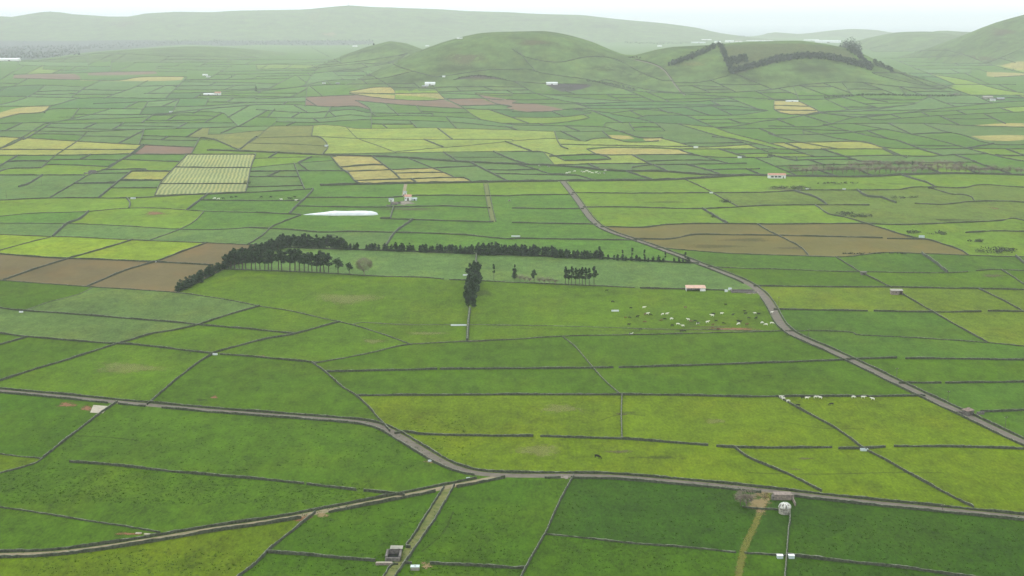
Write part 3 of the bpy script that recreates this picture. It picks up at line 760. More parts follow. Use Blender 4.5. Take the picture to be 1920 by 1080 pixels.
# second look at the far plain: thin walls that split the remaining large pastures, until the patchwork is as dense as in the photo
def split_far():
    segs = []
    for lab, gs in LINES:
        pts = [q for g in gs for q in g]; segs += [(a, b) for a, b in zip(pts, pts[1:])]
    for k, (pts, w, m) in ROADS.items(): segs += [(a, b) for a, b in zip(pts, pts[1:])]
    rng = random.Random(11); out = []
    keep = [tuple(map(float, q.split(','))) for ln in SEEDS.strip('\n').split('\n') if ln.split()[0] not in ('MG', 'MB', 'BG2', 'MY', 'YG2', 'HD', 'WD', 'GR', 'G') for q in ln.split()[1:]]
    for _ in range(16000):
        x, y = rng.uniform(-20, 1940), 92 + 235 * rng.random() ** 1.15
        if 275 < x < 490 and 284 < y < 374 or any(abs(x - a) < 75 and abs(y - b) < 13 for a, b in keep): continue
        if (690 < x < 1290 and y < 160) or (1190 < x < 1700 and y < 158) or (x > 1700 and y < 120 - (x - 1700) * .05) or (x < 700 and y < 112): continue
        across = rng.random() < .55
        if across: sl = rng.uniform(-.025, .03); ux, uy = 1, sl
        else:
            ux, uy = (1, -rng.uniform(.42, .6)) if x < 560 else (1, rng.uniform(.5, .85)) if x < 900 else (1, rng.uniform(.3, .48))
        L = math.hypot(ux, uy); ux /= L; uy /= L; hit = [1e9, 1e9]; hs = [None, None]; bad = False
        for a, b in segs:
            if max(a[1], b[1]) < y - 45 or min(a[1], b[1]) > y + 45 or max(a[0], b[0]) < x - 240 or min(a[0], b[0]) > x + 240: continue
            ex, ey = b[0] - a[0], b[1] - a[1]; den = ux * ey - uy * ex
            if across:                                  # vertical clearance to lines running the same way
                lo, hi = sorted((a[0], b[0]))
                if abs(ey) < abs(ex) * .3 and lo < x + 60 and hi > x - 60 and abs(ex) > 1:
                    xx = min(max(x, lo), hi); yy = a[1] + ey * (xx - a[0]) / ex
                    if abs(yy - y) < 2.6 + y * .012: bad = True; break
            elif abs(den) < .5 * math.hypot(ex, ey) and abs(ey) > .2 * abs(ex):
                if math.hypot(((a[0] + b[0]) / 2 - x), ((a[1] + b[1]) / 2 - y) * 3) < 26 + y * .08: bad = True; break
            if abs(den) < 1e-6: continue
            t = ((a[0] - x) * ey - (a[1] - y) * ex) / den; v = ((a[0] - x) * uy - (a[1] - y) * ux) / den
            if 0 <= v <= 1:
                s_ = 0 if t > 0 else 1
                if abs(t) < hit[s_]: hit[s_] = abs(t)
        if bad or max(hit) > 230 or hit[0] + hit[1] > (340 if across else 90) or hit[0] + hit[1] < (45 if across else 7): continue
        p, q = (x + ux * hit[0], y + uy * hit[0]), (x - ux * hit[1], y - uy * hit[1])
        mid = ((p[0] + q[0]) / 2, (p[1] + q[1]) / 2 + (rng.uniform(-1.6, 1.6) if across else 0))
        segs += [(p, mid), (mid, q)]; LINES.append(('', [[p, mid, q]])); out.append([p, mid, q])
        if len(out) > 520: break
    print('extra walls', len(out))
    for pts in out:
        d = densify(pts, 14); add_edges(P([q[0] for q in d], [q[1] for q in d]))
split_far()
V, E, Fc, ov, oe, of = delaunay_2d_cdt([Vector(v) for v in CV], CE, [], 0, 1e-3)
V = np.array([(v.x, v.y) for v in V]); T = np.array([tuple(f)[:3] for f in Fc])
ne = len(CE)
cons = {tuple(sorted(E[i])) for i in range(len(E)) if any(j < ne for j in oe[i])}
par = list(range(len(T)))
def find(a):
    while par[a] != a: par[a] = par[par[a]]; a = par[a]
    return a
em = {}
for i, f in enumerate(T):
    for a, b in ((0, 1), (1, 2), (2, 0)):
        k = tuple(sorted((int(f[a]), int(f[b]))))
        if k in cons: continue
        if k in em: par[find(i)] = find(em[k])
        else: em[k] = i
reg = np.array([find(i) for i in range(len(T))])
C = V[T].mean(1); Z = terr(V[:, 0], V[:, 1])
A, B_, C_ = V[T[:, 0]], V[T[:, 1]], V[T[:, 2]]
ar = .5 * np.abs((B_[:, 0] - A[:, 0]) * (C_[:, 1] - A[:, 1]) - (B_[:, 1] - A[:, 1]) * (C_[:, 0] - A[:, 0]))
def tri_at(p):
    def sg(a, b): return (b[:, 0] - a[:, 0]) * (p[1] - a[:, 1]) - (b[:, 1] - a[:, 1]) * (p[0] - a[:, 0])
    s1, s2, s3 = sg(A, B_), sg(B_, C_), sg(C_, A)
    w = np.where(((s1 >= 0) & (s2 >= 0) & (s3 >= 0)) | ((s1 <= 0) & (s2 <= 0) & (s3 <= 0)))[0]
    return int(w[0]) if len(w) else None
roadof = np.full(len(T), -1)
for ri, (k, (pts, w, m)) in enumerate(ROADS.items()):
    c = ROADC[k][:, :2]
    near = np.where((C[:, 0] > c[:, 0].min() - 8) & (C[:, 0] < c[:, 0].max() + 8) & (C[:, 1] > c[:, 1].min() - 8) & (C[:, 1] < c[:, 1].max() + 8))[0]
    a, b = c[:-1], c[1:]; ab = b - a; l2 = (ab ** 2).sum(1) + 1e-9
    for i in near:
        t = np.clip(((C[i] - a) * ab).sum(1) / l2, 0, 1); dd = np.hypot(*(C[i] - a - ab * t[:, None]).T).min()
        if dd < w / 2 and (roadof[i] < 0 or k not in ('grassy_lane',)):
            if roadof[i] < 0: roadof[i] = ri
key = {}
rk = {}
for i in np.unique(reg):
    m = reg == i; y = np.average(C[m, 1], weights=ar[m]); x = np.average(C[m, 0], weights=ar[m])
    rng = random.Random(int(abs(x) * 7 + y * 13)); u = rng.random()
    if ar[m].sum() > (3e6 if y < 5000 else 4e7): rk[i] = ('MG', .0); print('open', ar[m].sum(), x, y)
    elif y < 560: rk[i] = ('DG', rng.uniform(-.06, .06))
    elif y < 1000: rk[i] = ('G' if u < .7 else 'GL', rng.uniform(-.08, .08))
    elif y < 2300: rk[i] = ('MG' if u < .38 else 'BG2' if u < .72 else 'YG2', rng.uniform(-.1, .1))
    else: rk[i] = ('MG' if u < .4 else 'MB' if u < .70 else 'MT' if u < .86 else 'MY' if u < .95 else 'MG', rng.uniform(-.1, .12))
for ln in SEEDS.strip('\n').split('\n'):
    q = ln.split()
    for s in q[1:]:
        p = P1(*map(float, s.split(','))); t = tri_at(p)
        if t is not None:
            if ar[reg == reg[t]].sum() > (3e6 if p.y < 5000 else 4e7): print('open seed', q[0], s); continue
            rk[reg[t]] = (q[0], rk.get(reg[t], (0, 0))[1] * .6)
hz = {k: hill_z(k, C[:, 0], C[:, 1]) for k in HD}; hs = np.stack([hz[k] for k in HD]); dom = hs.argmax(0); hmax = hs.max(0)
fc = np.zeros((len(T), 3)); fk = np.zeros(len(T), int)   # fk: 0 grass 1 soil 2 stripe 3 hill
for i in range(len(T)):
    k, dv = rk[reg[i]]; c = np.array(PAL[k]) * (1 + dv)
    fc[i] = c; fk[i] = 1 if k in SOIL else 2 if k == 'S' else 0
    if hmax[i] > 14 and k in ('MG', 'MB', 'MT', 'MY', 'ST', 'HG') and not (k == 'MG' and 0):
        fc[i] = np.array(PAL['HG']) * (1 + dv * .5); fk[i] = 3
e0 = P([295, 350], [366, 291]); dd = (e0[1] - e0[0])[:2]; dd /= np.linalg.norm(dd)
M['stripe'] = field_mat('mown_rows', .25, .2, ((dd[1], -dd[0]), 4.3, (.11, .15, .05)))
def sub_mesh(name, mask, mats, mi=None, dz=0.0, cols=True):
    ids = np.where(mask)[0]
    if not len(ids): return None
    u, inv = np.unique(T[ids].ravel(), return_inverse=True); inv = inv.reshape(-1, 3)
    vs = [(V[j][0], V[j][1], Z[j] + dz) for j in u]
    me = bpy.data.meshes.new(name); me.from_pydata(vs, [], [tuple(int(a) for a in f) for f in inv])
    for m in mats: me.materials.append(m)
    if mi is not None: me.polygons.foreach_set('material_index', mi[ids].astype(int).tolist())
    me.polygons.foreach_set('use_smooth', [True] * len(me.polygons))
    if cols:
        a = me.color_attributes.new('fcol', 'FLOAT_COLOR', 'CORNER')
        a.data.foreach_set('color', np.repeat(np.c_[fc[ids], np.ones(len(ids))], 3, axis=0).astype(np.float32).ravel())
    me.update()
    # all up
    if me.polygons and me.polygons[0].normal.z < 0: me.flip_normals()
    o = bpy.data.objects.new(name, me); COL.objects.link(o); return tag(o, kind='structure')
GM = [M['grass'], M['soil'], M['stripe'], M['hillgrass']]
hill_mask = (hmax > 4) & (roadof < 0)
sub_mesh('ground', (~hill_mask) & (roadof < 0), GM, fk)
for hi, k in enumerate(HD):
    sub_mesh(k, hill_mask & (dom == hi), GM, fk)
for ri, (k, (pts, w, m)) in enumerate(ROADS.items()):
    sub_mesh(k, roadof == ri, [M[m]], cols=False)
mesh_obj('sea', [(-60000, 15990, -1.2), (60000, 15990, -1.2), (60000, 61000, -1.2), (-60000, 61000, -1.2)], [(0, 1, 2, 3)], M['sea']); bpy.data.objects['sea']['kind'] = 'structure'

# ------------------------------------------------------------------ dry stone walls
def wall_mesh(groups3, h0, w0, m, name='stone_wall'):
    vs, fs, fm = [], [], []
    for g in groups3:
        g = np.asarray(g); seg = np.hypot(*np.diff(g[:, :2], axis=0).T); s = np.concatenate([[0], np.cumsum(seg)])
        if s[-1] < 2: continue
        st = 1.3 if g[:, 1].mean() < 1000 else 3 if g[:, 1].mean() < 2000 else 8
        n = max(2, int(s[-1] / st)); q = np.linspace(0, s[-1], n + 1)
        x = np.interp(q, s, g[:, 0]); y = np.interp(q, s, g[:, 1]); z = terr(x, y)
        t = np.gradient(np.stack([x, y], -1), axis=0); t /= np.linalg.norm(t, axis=1)[:, None] + 1e-9
        base = len(vs)
        for i in range(n + 1):
            hh = h0 * (1 + .2 * math.sin(q[i] / 17 + g[0, 0]) * math.sin(q[i] / 5.3) + random.uniform(-.12, .12)); ww = w0 * random.uniform(.85, 1.15)
            ox = random.uniform(-.12, .12)
            for a, b in ((-1.15, -.3), (-.75, .62), (-.45, .97), (.4, 1.0), (.78, .6), (1.15, -.3)):
                k = a * ww / 2 + ox
                vs.append((x[i] - t[i, 1] * k, y[i] + t[i, 0] * k, z[i] + hh * b + (random.uniform(-.08, .08) if b > 0 else 0)))
        for i in range(n):
            for k in range(5):
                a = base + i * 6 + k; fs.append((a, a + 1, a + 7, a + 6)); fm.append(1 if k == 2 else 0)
        fs.append(tuple(base + k for k in range(5, -1, -1))); fs.append(tuple(base + n * 6 + k for k in range(6))); fm += [0, 0]
    if not vs: return None
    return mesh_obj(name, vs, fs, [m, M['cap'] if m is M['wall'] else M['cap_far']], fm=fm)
LANDM = [('white sheeted silage heap',637,402),('farm with the red roofed house',765,375),('striped mown field',400,330),('long white barn with red roof',1457,328),
 ('big brown fields',1520,450),('tree enclosed pasture',800,492),('bright yellow green fields',240,465),('smooth central hill',990,140),('wooded hill',1450,140),('white barn at the hill foot',1035,156),
 ('long pale barn at the hill foot',805,157),('pale farm on the far plain',1860,185),('straw coloured fields',760,322),('small white farm shed',400,175),('leafless woodland strip',1700,312),
 ('dark tree clump on the saddle',1600,78),('pinkish ploughed strip',760,190),('straw field with a white strip',1485,200),('small round cone hill',730,100),('pale yellow green fields',800,265),
 ('reddish ploughed strip',360,284),('ruined hut by the lane',170,322),('long white shed at the edge',17,112),('olive rough pasture',1600,370),('olive fallow field',540,265),('small scattered herd',1120,322)]
ORD = ['nearest','second','third','fourth','fifth','sixth','seventh','eighth','ninth','tenth','eleventh','twelfth','thirteenth','fourteenth','fifteenth','sixteenth','seventeenth','eighteenth']
def where(px, py):
    l = min(LANDM, key=lambda a: math.hypot((px - a[1]) / 3.2, py - a[2])); dy = py - l[2]; dx = px - l[1]
    v = 'beyond' if dy < -7 else 'in front of' if dy > 7 else 'level with'
    return f'{v} the {l[0]}'
WREC = []
for lab, gs in LINES:
    if lab == '!': continue
    g3 = []; npx = 0
    for g in gs:
        d = densify(g, stepfor(g[0][1])); g3.append(P([q[0] for q in d], [q[1] for q in d])); npx += math.dist(g[0], g[-1])
    g3 = [g for g in g3 if len(g) > 1]
    al = [q for g in gs for q in g]; cx = sum(q[0] for q in al) / len(al); cy = sum(q[1] for q in al) / len(al)
    dx, dy = abs(al[-1][0] - al[0][0]), abs(al[-1][1] - al[0][1])
    kind = 'running across' if dy < .25 * dx else 'slanting' if dy < 1.2 * dx else 'running away'
    if not lab: lab = None
    WREC.append([npx * max(2.5, ppm(g3[0][0])), lab, g3, cx, cy, kind, npx])
WREC.sort(key=lambda r: -r[0])
# walls beside the roads
def road_wall(k, side, label, a=0, b=None, gaps=(), h=.95):
    c = ROADC[k]; w = ROADS[k][1]; o = offset(c, side * (w / 2 + .75)); n = len(o); b = b or n
    o = np.c_[o, np.zeros(n)]; gs = []; cur = []
    for i in range(a, min(b, n)):
        px, py = to_px((o[i, 0], o[i, 1], 0))
        if any(g0 < px < g1 and (len(g) < 3 or g[2] < py < g[3]) for g in gaps for g0, g1 in [g[:2]]):
            if len(cur) > 1: gs.append(np.array(cur))
            cur = []
        else: cur.append(o[i])
    if len(cur) > 1: gs.append(np.array(cur))
    ob = wall_mesh(gs, h, .6, M['wall'])
    tag(ob, label, 'wall', 'walls edging the roads and tracks', 'thing')
road_wall('road', 1, 'dark wall along the far side of the paved road at the bottom')
road_wall('road', -1, 'dark wall along the near side of the paved road, up to the fork', b=int(len(ROADC['road']) * .478), gaps=[(278, 296), (205, 216)])
road_wall('road', -1, 'dark wall along the near side of the paved road beyond the fork', a=int(len(ROADC['road']) * .53), gaps=[(1052, 1066), (1435, 1452)])
road_wall('dirt_track', -1, 'dark wall along the far side of the sandy dirt track', a=4)
road_wall('dirt_track', 1, 'dark wall along the near side of the sandy dirt track', gaps=[(822, 850), (595, 612), (567, 582)], h=1.1)
road_wall('winding_road', 1, 'dark wall along the right side of the winding road')
road_wall('winding_road', -1, 'dark wall along the left side of the winding road', gaps=[(1400, 1440, 535, 556)])
road_wall('crossing_road', 1, 'dark wall along the far side of the road crossing the middle of the plain', h=1.7)
road_wall('crossing_road', -1, 'dark wall along the near side of the road crossing the middle of the plain', gaps=[(1046, 1066)], h=1.6)
road_wall('farm_lane', 1, 'dark wall along the far side of the overgrown lane above the straw fields', h=1.7)
road_wall('farm_lane', -1, 'dark wall along the near side of the overgrown lane above the straw fields', h=1.7)
road_wall('field_lane', 1, 'dark wall along the farm side of the narrow green field lane')
road_wall('field_lane', -1, 'dark wall along the side of the narrow green field lane facing away from the farm')
road_wall('saddle_lane', 1, 'dark wall along the far lane climbing through the hill saddle', h=1.8)
IND = 270
grp = {}
for i, r in enumerate(WREC[:IND]):
    if r[1] is None:
        w = where(r[3], r[4]); ln = 'long' if r[6] > 170 else 'short' if r[6] < 55 else ''
        k = f"{ln} wall {r[5]} {w}".strip(); grp.setdefault(k, []).append(i)
for k, ids in grp.items():
    ids.sort(key=lambda i: -WREC[i][4])
    if len(ids) == 1: WREC[ids[0]][1] = k
    else:
        for n, i in enumerate(ids): WREC[i][1] = (f"{ORD[n]} {k}" + (', counting outward' if len(k.split()) < 14 else '')) if n else f"nearest {k}"
far = []
for i, r in enumerate(WREC):
    D = np.mean([g[:, 1].mean() for g in r[2]]); h, w, m = (1.0, .55, M['wall']) if D < 900 else (1.15, .7, M['wall']) if D < 1500 else (1.35, .9, M['wall_far']) if D < 2600 else (1.65, 1.2, M['wall_far'])
    if r[1] and 'low' in r[1]: h *= .6
    if r[1] and 'faint' in r[1]: h *= .5
    if i < IND:
        o = wall_mesh(r[2], h, w, m)
        if o: tag(o, r[1], 'wall', 'dry stone walls between the pastures', 'thing')
    else: far += list(r[2])
if far: tag(wall_mesh(far, 1.9, 1.4, M['wall_far'], 'far_walls'), 'short dark walls dividing the hazy pastures far out on the plain', 'walls', kind='stuff')
# ------------------------------------------------------------------ worn patches, painted tree shade and trails on the ground
PM = {'red': patch_mat('red_soil', (.26, .12, .06), .7), 'tan': patch_mat('tan_soil', (.30, .22, .1), .7), 'brown': patch_mat('brown_soil', (.13, .11, .05), .55),
      'dark': patch_mat('trodden_shaded_grass', (.06, .075, .02), .4), 'pale': patch_mat('pale_grass', (.24, .24, .07), .4), 'yellow': patch_mat('yellow_trail', (.19, .18, .03), .6),  # dark also tones in the shade beside the tree column
      'stone': patch_mat('stony_ground', (.28, .24, .2), .85)}
def drape(name, m, C0, ring):         # C0 centre list / ring list -> mesh with an edge weight
    pass
def patch(px, py, rx, ry, m, rot=0):
    n, rr = 22, 4; pxs, pys, e = [px], [py], [1.0]
    for k in range(1, rr + 1):
        for i in range(n):
            t = 2 * math.pi * i / n; q = k / rr * (1 + .18 * math.sin(3 * t + px) + .1 * math.sin(5 * t))
            a, b = math.cos(t) * rx * q, math.sin(t) * ry * q
            pxs.append(px + a * math.cos(rot) - b * math.sin(rot)); pys.append(py + a * math.sin(rot) + b * math.cos(rot)); e.append(1 - k / rr)
    V3 = P(pxs, pys); V3[:, 2] += .07; fs = [(0, 1 + i, 1 + (i + 1) % n) for i in range(n)]
    for k in range(rr - 1):
        for i in range(n):
            a = 1 + k * n + i; b = 1 + k * n + (i + 1) % n; fs.append((a, a + n, b + n, b))
    o = mesh_obj('bare_soil' if m in ('red', 'tan', 'brown', 'stone') else 'worn_shaded_grass', V3, fs, PM[m])
    if o.data.polygons[0].normal.z < 0: o.data.flip_normals()
    at = o.data.attributes.new('edge', 'FLOAT', 'POINT'); at.data.foreach_set('value', e); tag(o, kind='structure')
def trail(pts, w, m):
    d = densify(pts, 6); c = P([q[0] for q in d], [q[1] for q in d]); vs, e = [], []
    for k, ed in ((-1.6, 0), (-.5, .75), (.5, .75), (1.6, 0)):
        o = offset(c, k * w / 2); z = terr(o[:, 0], o[:, 1]) + .06
        vs.append(np.c_[o, z]); e += [ed] * len(o)
    n = len(c); fs = [(k * n + i, k * n + i + 1, (k + 1) * n + i + 1, (k + 1) * n + i) for k in range(3) for i in range(n - 1)]
    o = mesh_obj('trodden_trail', np.concatenate(vs), fs, PM[m]); at = o.data.attributes.new('edge', 'FLOAT', 'POINT'); at.data.foreach_set('value', e)
    if o.data.polygons[0].normal.z < 0: o.data.flip_normals()
    tag(o, kind='structure')
for a in [(126,759,26,7,'red'),(163,766,17,7,'red'),(180,773,16,3,'stone'),(572,972,26,7,'red',-.2),(604,966,16,7,'tan'),(1375,617,70,3.5,'red'),(1330,613,60,2.5,'brown'),
          (1160,847,45,4,'brown'),(1230,858,70,4,'dark'),(1010,845,62,16,'pale'),(1050,766,52,12,'pale'),(1340,790,30,7,'pale'),(765,392,80,3,'brown'),(760,380,26,5,'stone'),(290,400,26,5,'red'),(622,442,18,2.6,'dark'),(378,750,16,4,'dark'),
          (402,745,9,4,'red'),(800,1061,13,9,'tan'),(1424,945,30,24,'tan'),(1425,928,26,8,'tan'),(245,1001,42,3.5,'red'),(1405,548,34,4,'stone'),(1240,541,60,2.5,'brown'),(487,668,18,2,'red'),(1166,776,22,3.5,'brown'),(1180,774,30,3,'dark'),
          (1862,517,34,4,'brown'),(1855,391,24,3,'red'),(880,640,40,3,'brown'),(800,625,60,4,'pale'),(700,640,30,6,'pale'),(1060,895,12,5,'stone'),(808,866,17,4,'tan'),(1480,355,60,5,'brown'),(1780,412,80,3,'dark'),(1660,345,70,3,'dark'),
          (1250,379,60,3,'dark'),(1400,450,70,5,'dark'),(1340,462,80,5,'dark'),(1500,465,60,4,'brown'),(950,610,60,3,'dark'),(650,560,90,14,'pale'),
          (240,690,90,14,'pale'),(1510,860,22,3,'brown'),(1490,880,14,2,'brown'),(1770,412,30,2,'dark'),(905,550,26,9,'dark'),(1660,185,36,3,'dark'),(1060,165,28,5,'dark'),(900,147,40,4,'brown'),  # dark patch right of the tree column paints the trees' shade
          (590,30,14,26,'pale',.5),(620,64,22,6,'tan'),(520,66,20,4,'pale'),(660,45,40,9,'dark'),(330,50,40,8,'dark'),(820,40,50,8,'dark'),(1000,38,60,3,'dark'),(1130,50,50,6,'dark'),(1230,80,30,5,'dark'),(230,45,50,8,'brown'),
          (870,110,60,16,'brown'),(1000,80,50,8,'brown'),(1130,128,50,9,'dark'),(850,128,70,12,'dark'),(1190,140,60,12,'dark'),(1400,150,60,9,'dark'),(1520,130,70,9,'dark'),(1300,120,40,7,'pale'),(1880,60,40,10,'brown'),(1880,80,14,4,'dark'),(1830,110,60,9,'brown')]:
    patch(*a)
trail([(1442,924),(1430,950),(1415,985),(1398,1022),(1388,1060),(1382,1098)], 2.4, 'yellow')
trail([(1400,886),(1440,888),(1500,889),(1560,889),(1640,887),(1700,886),(1770,887)], 1.0, 'dark')
trail([(1180,616),(1260,619),(1340,618),(1460,621)], 1.4, 'brown')
trail([(690,606),(780,611),(845,611)], .9, 'brown'); trail([(882,612),(1000,616),(1200,621)], .8, 'brown')
trail([(790,1035),(830,1000),(850,960)], .6, 'dark'); trail([(130,817),(200,820),(260,826)], 1.2, 'dark')
trail([(1120,790),(1165,777),(1210,779)], .8, 'dark'); trail([(1460,790),(1540,803),(1620,804)], .8, 'dark')

# ------------------------------------------------------------------ plants
def leaf_blobs(mb, blobs, n, size, rng):
    for c, r in blobs:
        c = Vector(c)
        for _ in range(n):
            while True:
                v = Vector((rng.uniform(-1, 1), rng.uniform(-1, 1), rng.uniform(-1, 1)))
                if .3 < v.length < 1: break
            p = c + Vector((v.x * r[0], v.y * r[1], v.z * r[2])); s = size * rng.uniform(.6, 1.3)
            a = Vector((rng.gauss(0, 1), rng.gauss(0, 1), rng.gauss(0, .6))).normalized(); b = a.cross(Vector((rng.gauss(0, 1), rng.gauss(0, 1), rng.gauss(0, 1)))).normalized()
            mb.add([p - a * s, p + b * s * .7, p + a * s, p - b * s * .7], [(0, 1, 2, 3)])
def tree_meshes(kind, seed):
    """unit trees in metres: returns [(part name, mesh builder, material)]"""
    rng = random.Random(seed); tr, cr = MB(), MB(); wide = kind == 'bare_round'
    if kind == 'pine':
        h = 14; tr.tube((0, 0, -.3), (.3, .1, h * .55), .28, .17, 7); tr.tube((.3, .1, h * .55), (.1, 0, h * .92), .17, .05, 6)
        bl = []
        for i in range(13):
            z = h * rng.uniform(.42, .93); q = 1 - abs(z / h - .62) * 1.7; a = rng.uniform(0, 6.28); r = rng.uniform(.3, 2.4) * max(.3, q)
            p = (math.cos(a) * r, math.sin(a) * r, z); tr.tube((.2, .05, z - 1.0), p, .07, .03, 4); bl.append((p, (1.45 * max(.55, q), 1.45 * max(.55, q), 1.05)))
        bl.append(((.1, 0, h * .95), (.8, .8, 1.1)))
        leaf_blobs(cr, bl, 62, .42, rng); m = M['leaf']
    elif kind == 'hedge_tree':
        h = 8; tr.tube((0, 0, -.3), (.1, .1, h * .8), .2, .05, 6); bl = []
        for i in range(12):
            z = h * rng.uniform(.08, .82); q = 1.1 - .6 * z / h; a = rng.uniform(0, 6.28); r = rng.uniform(.2, 1.6) * q
            bl.append(((math.cos(a) * r, math.sin(a) * r, z), (1.35 * q, 1.35 * q, 1.1)))
        bl.append(((0, 0, h * .92), (.5, .5, .9))); leaf_blobs(cr, bl, 60, .4, rng); m = M['leaf']
    elif kind == 'sparse':
        h = 10; tr.tube((0, 0, -.3), (.2, 0, h * .9), .16, .05, 6); bl = []
        for i in range(8):
            z = h * rng.uniform(.35, .97); a = rng.uniform(0, 6.28); r = rng.uniform(.1, 1.3) * (1.2 - z / h)
            p = (math.cos(a) * r, math.sin(a) * r, z); tr.tube((.1, 0, z - .6), p, .05, .02, 4); bl.append((p, (.8, .8, .7)))
        leaf_blobs(cr, bl, 34, .34, rng); m = M['leaf']
    elif kind == 'round':
        h = 12; tr.tube((0, 0, -.3), (0, 0, h * .6), .35, .2, 7); bl = []
        for i in range(16):
            v = Vector((rng.gauss(0, 1), rng.gauss(0, 1), rng.gauss(0, .8))).normalized() * rng.uniform(.4, 1)
            bl.append(((v.x * 2.9, v.y * 2.9, h * .62 + v.z * 3.2), (1.6, 1.6, 1.4)))
        leaf_blobs(cr, bl, 60, .42, rng); m = M['leaf']
    else:                                                     # bare, leafless
        h = 10 if wide else 9
        def grow(p, d, r, L, k):
            q = p + d * L; tr_ = tr if k < 3 else cr; tr_.tube(p, q, max(r, .06), max(r * .65, .045), 5 if k < 3 else 3)
            if k >= (3 if wide else 4): return
            for _ in range(4 if k < 4 else 5):
                nd = (d + Vector((rng.gauss(0, .5), rng.gauss(0, .5), rng.gauss(.05, .3))) * (1.0 if wide else .75)).normalized(); grow(q, nd, r * .62, L * .74, k + 1)
        grow(Vector((0, 0, -.3)), Vector((.03, 0, 1)), .22, h * .24, 0); m = M['twig']
    if 'bare' in kind:
        for _ in range(2200 if wide else 420):
            v = Vector((rng.gauss(0, 1), rng.gauss(0, 1), rng.gauss(0, .8))).normalized() * rng.uniform(.35, 1) ** .5
            c = Vector((v.x * h * .36, v.y * h * .36, h * .62 + v.z * h * .36)); d = (v + Vector((rng.gauss(0, .5), rng.gauss(0, .5), .5))).normalized(); a = d.orthogonal().normalized() * .055
            cr.add([c - a, c + a, c + d * .9], [(0, 1, 2)])
    return h, [('trunk', tr, M['bark'] if 'bare' not in kind else M['twig_grey']), ('crown', cr, m)]
TV = {}
for kind, nv in (('pine', 4), ('hedge_tree', 4), ('sparse', 2), ('round', 1), ('bare_round', 1), ('bare', 3)):
    TV[kind] = []
    for s in range(nv):
        h, parts = tree_meshes(kind, 100 + s * 7 + len(kind)); data = []
        for nm, mb, m in parts:
            me = bpy.data.meshes.new(nm); me.from_pydata(mb.v, [], mb.f); me.materials.append(m); me.update(); data.append((nm, me))
        TV[kind].append((h, data))
def tree(kind, p, h, label, group=None, wide=1.0, name=None, cat='tree', v=None):
    H0, data = random.choice(TV[kind]) if v is None else TV[kind][v]
    s = h / H0
    r = empty(name or {'pine': 'pine_tree', 'hedge_tree': 'windbreak_tree', 'sparse': 'slender_tree', 'round': 'evergreen_tree', 'bare_round': 'bare_tree', 'bare': 'bare_tree'}[kind], p, random.uniform(0, 6.28), label=label, cat=cat, group=group)
    r.scale = (s * wide, s * wide, s)
    for nm, me in data:
        o = bpy.data.objects.new(nm, me); COL.objects.link(o); o.parent = r
    return r
def row(pts, step, kind, h, label, group, jit=(2, .6), wide=1.0, gaps=()):
    d = densify(pts, step)
    for x, y in d:
        x += random.uniform(-1, 1) * jit[0]; y += random.uniform(-1, 1) * jit[1]
        if any(a < x < b for a, b in gaps): continue
        tree(kind, P1(x, y), random.uniform(*h) * (.9 if kind == 'hedge_tree' else 1), label, group, (1.35 if kind == 'hedge_tree' else 1.32 if kind == 'pine' else 1) * wide * random.uniform(.9, 1.15))
G1 = 'trees of the long row behind the enclosed pasture'
row([(530,463),(580,465),(640,467)], 6.5, 'hedge_tree', (9, 12.5), 'tall dense dark tree where the long back row meets the corner', G1, wide=1.05)
row([(644,468),(740,471),(800,473),(880,476),(893,476)], 6, 'hedge_tree', (4.8, 7.8), 'low dark tree in the gappy stretch of the back row before the high clump', G1, gaps=[(673,681),(712,720),(746,752),(779,786),(812,819),(856,860),(879,883)])
row([(896,477),(915,478),(930,478)], 7, 'hedge_tree', (9, 11.5), 'taller dark tree in the clump where the tree column reaches the back row', G1)
row([(934,478),(1000,480),(1040,482)], 5.5, 'hedge_tree', (7.6, 9.6), 'dark tree in the densest middle stretch of the back row', G1)
row([(1044,483),(1090,485),(1130,486)], 5.5, 'hedge_tree', (5.8, 7.6), 'dark tree in the back row behind the isolated pine cluster', G1)
row([(1142,487),(1200,490),(1245,492),(1290,494)], 8, 'hedge_tree', (3.4, 5.6), 'small dark tree at the road end of the back row', G1, gaps=[(1246,1258)])
for x, y, h in ((1124,486,9.5),(1167,488,7.5),(1185,489,9.5),(1208,490,8.5),(1247,492,8),(1285,493,8)): tree('sparse', P1(x, y), h, 'thin spiky tree standing above the low road end of the back row', G1, 1.1)
G2 = 'trees of the dense corner windbreak'
row([(526,466),(500,476),(470,486),(440,497),(424,503)], 6.5, 'hedge_tree', (8.5, 12), 'tall dark tree in the dense slanting corner of the windbreak', G2, wide=1.05)
row([(520,472),(490,484),(455,496)], 9, 'pine', (10, 12.5), 'tall dark tree in the dense slanting corner of the windbreak', G2)
row([(418,505),(395,517),(370,530),(345,543),(335,548)], 5.2, 'hedge_tree', (6.2, 8.6), 'low bushy dark tree in the windbreak end beside the ploughed field', G2, wide=1.15)
G3 = 'pines along the near wall of the enclosed pasture'
row([(432,504),(470,506),(520,508),(570,510),(616,512)], 7.4, 'pine', (12.5, 16), 'tall pine with a bare trunk along the near wall of the enclosed pasture', G3, wide=1.12, gaps=[(534,541)])
tree('round', P1(634, 514), 12.5, 'round dark evergreen standing just apart beyond the row end of tall pines', None, 1.0)
tree('round', P1(655, 515), 9.5, 'smaller round dark evergreen between its bigger twin and the pinkish bare tree', None, .9)
tree('bare_round', P1(683, 517), 12.5, 'wide pinkish leafless tree at the end of the pine row', None, 1.25)
G4 = 'trees of the dark column in the middle'
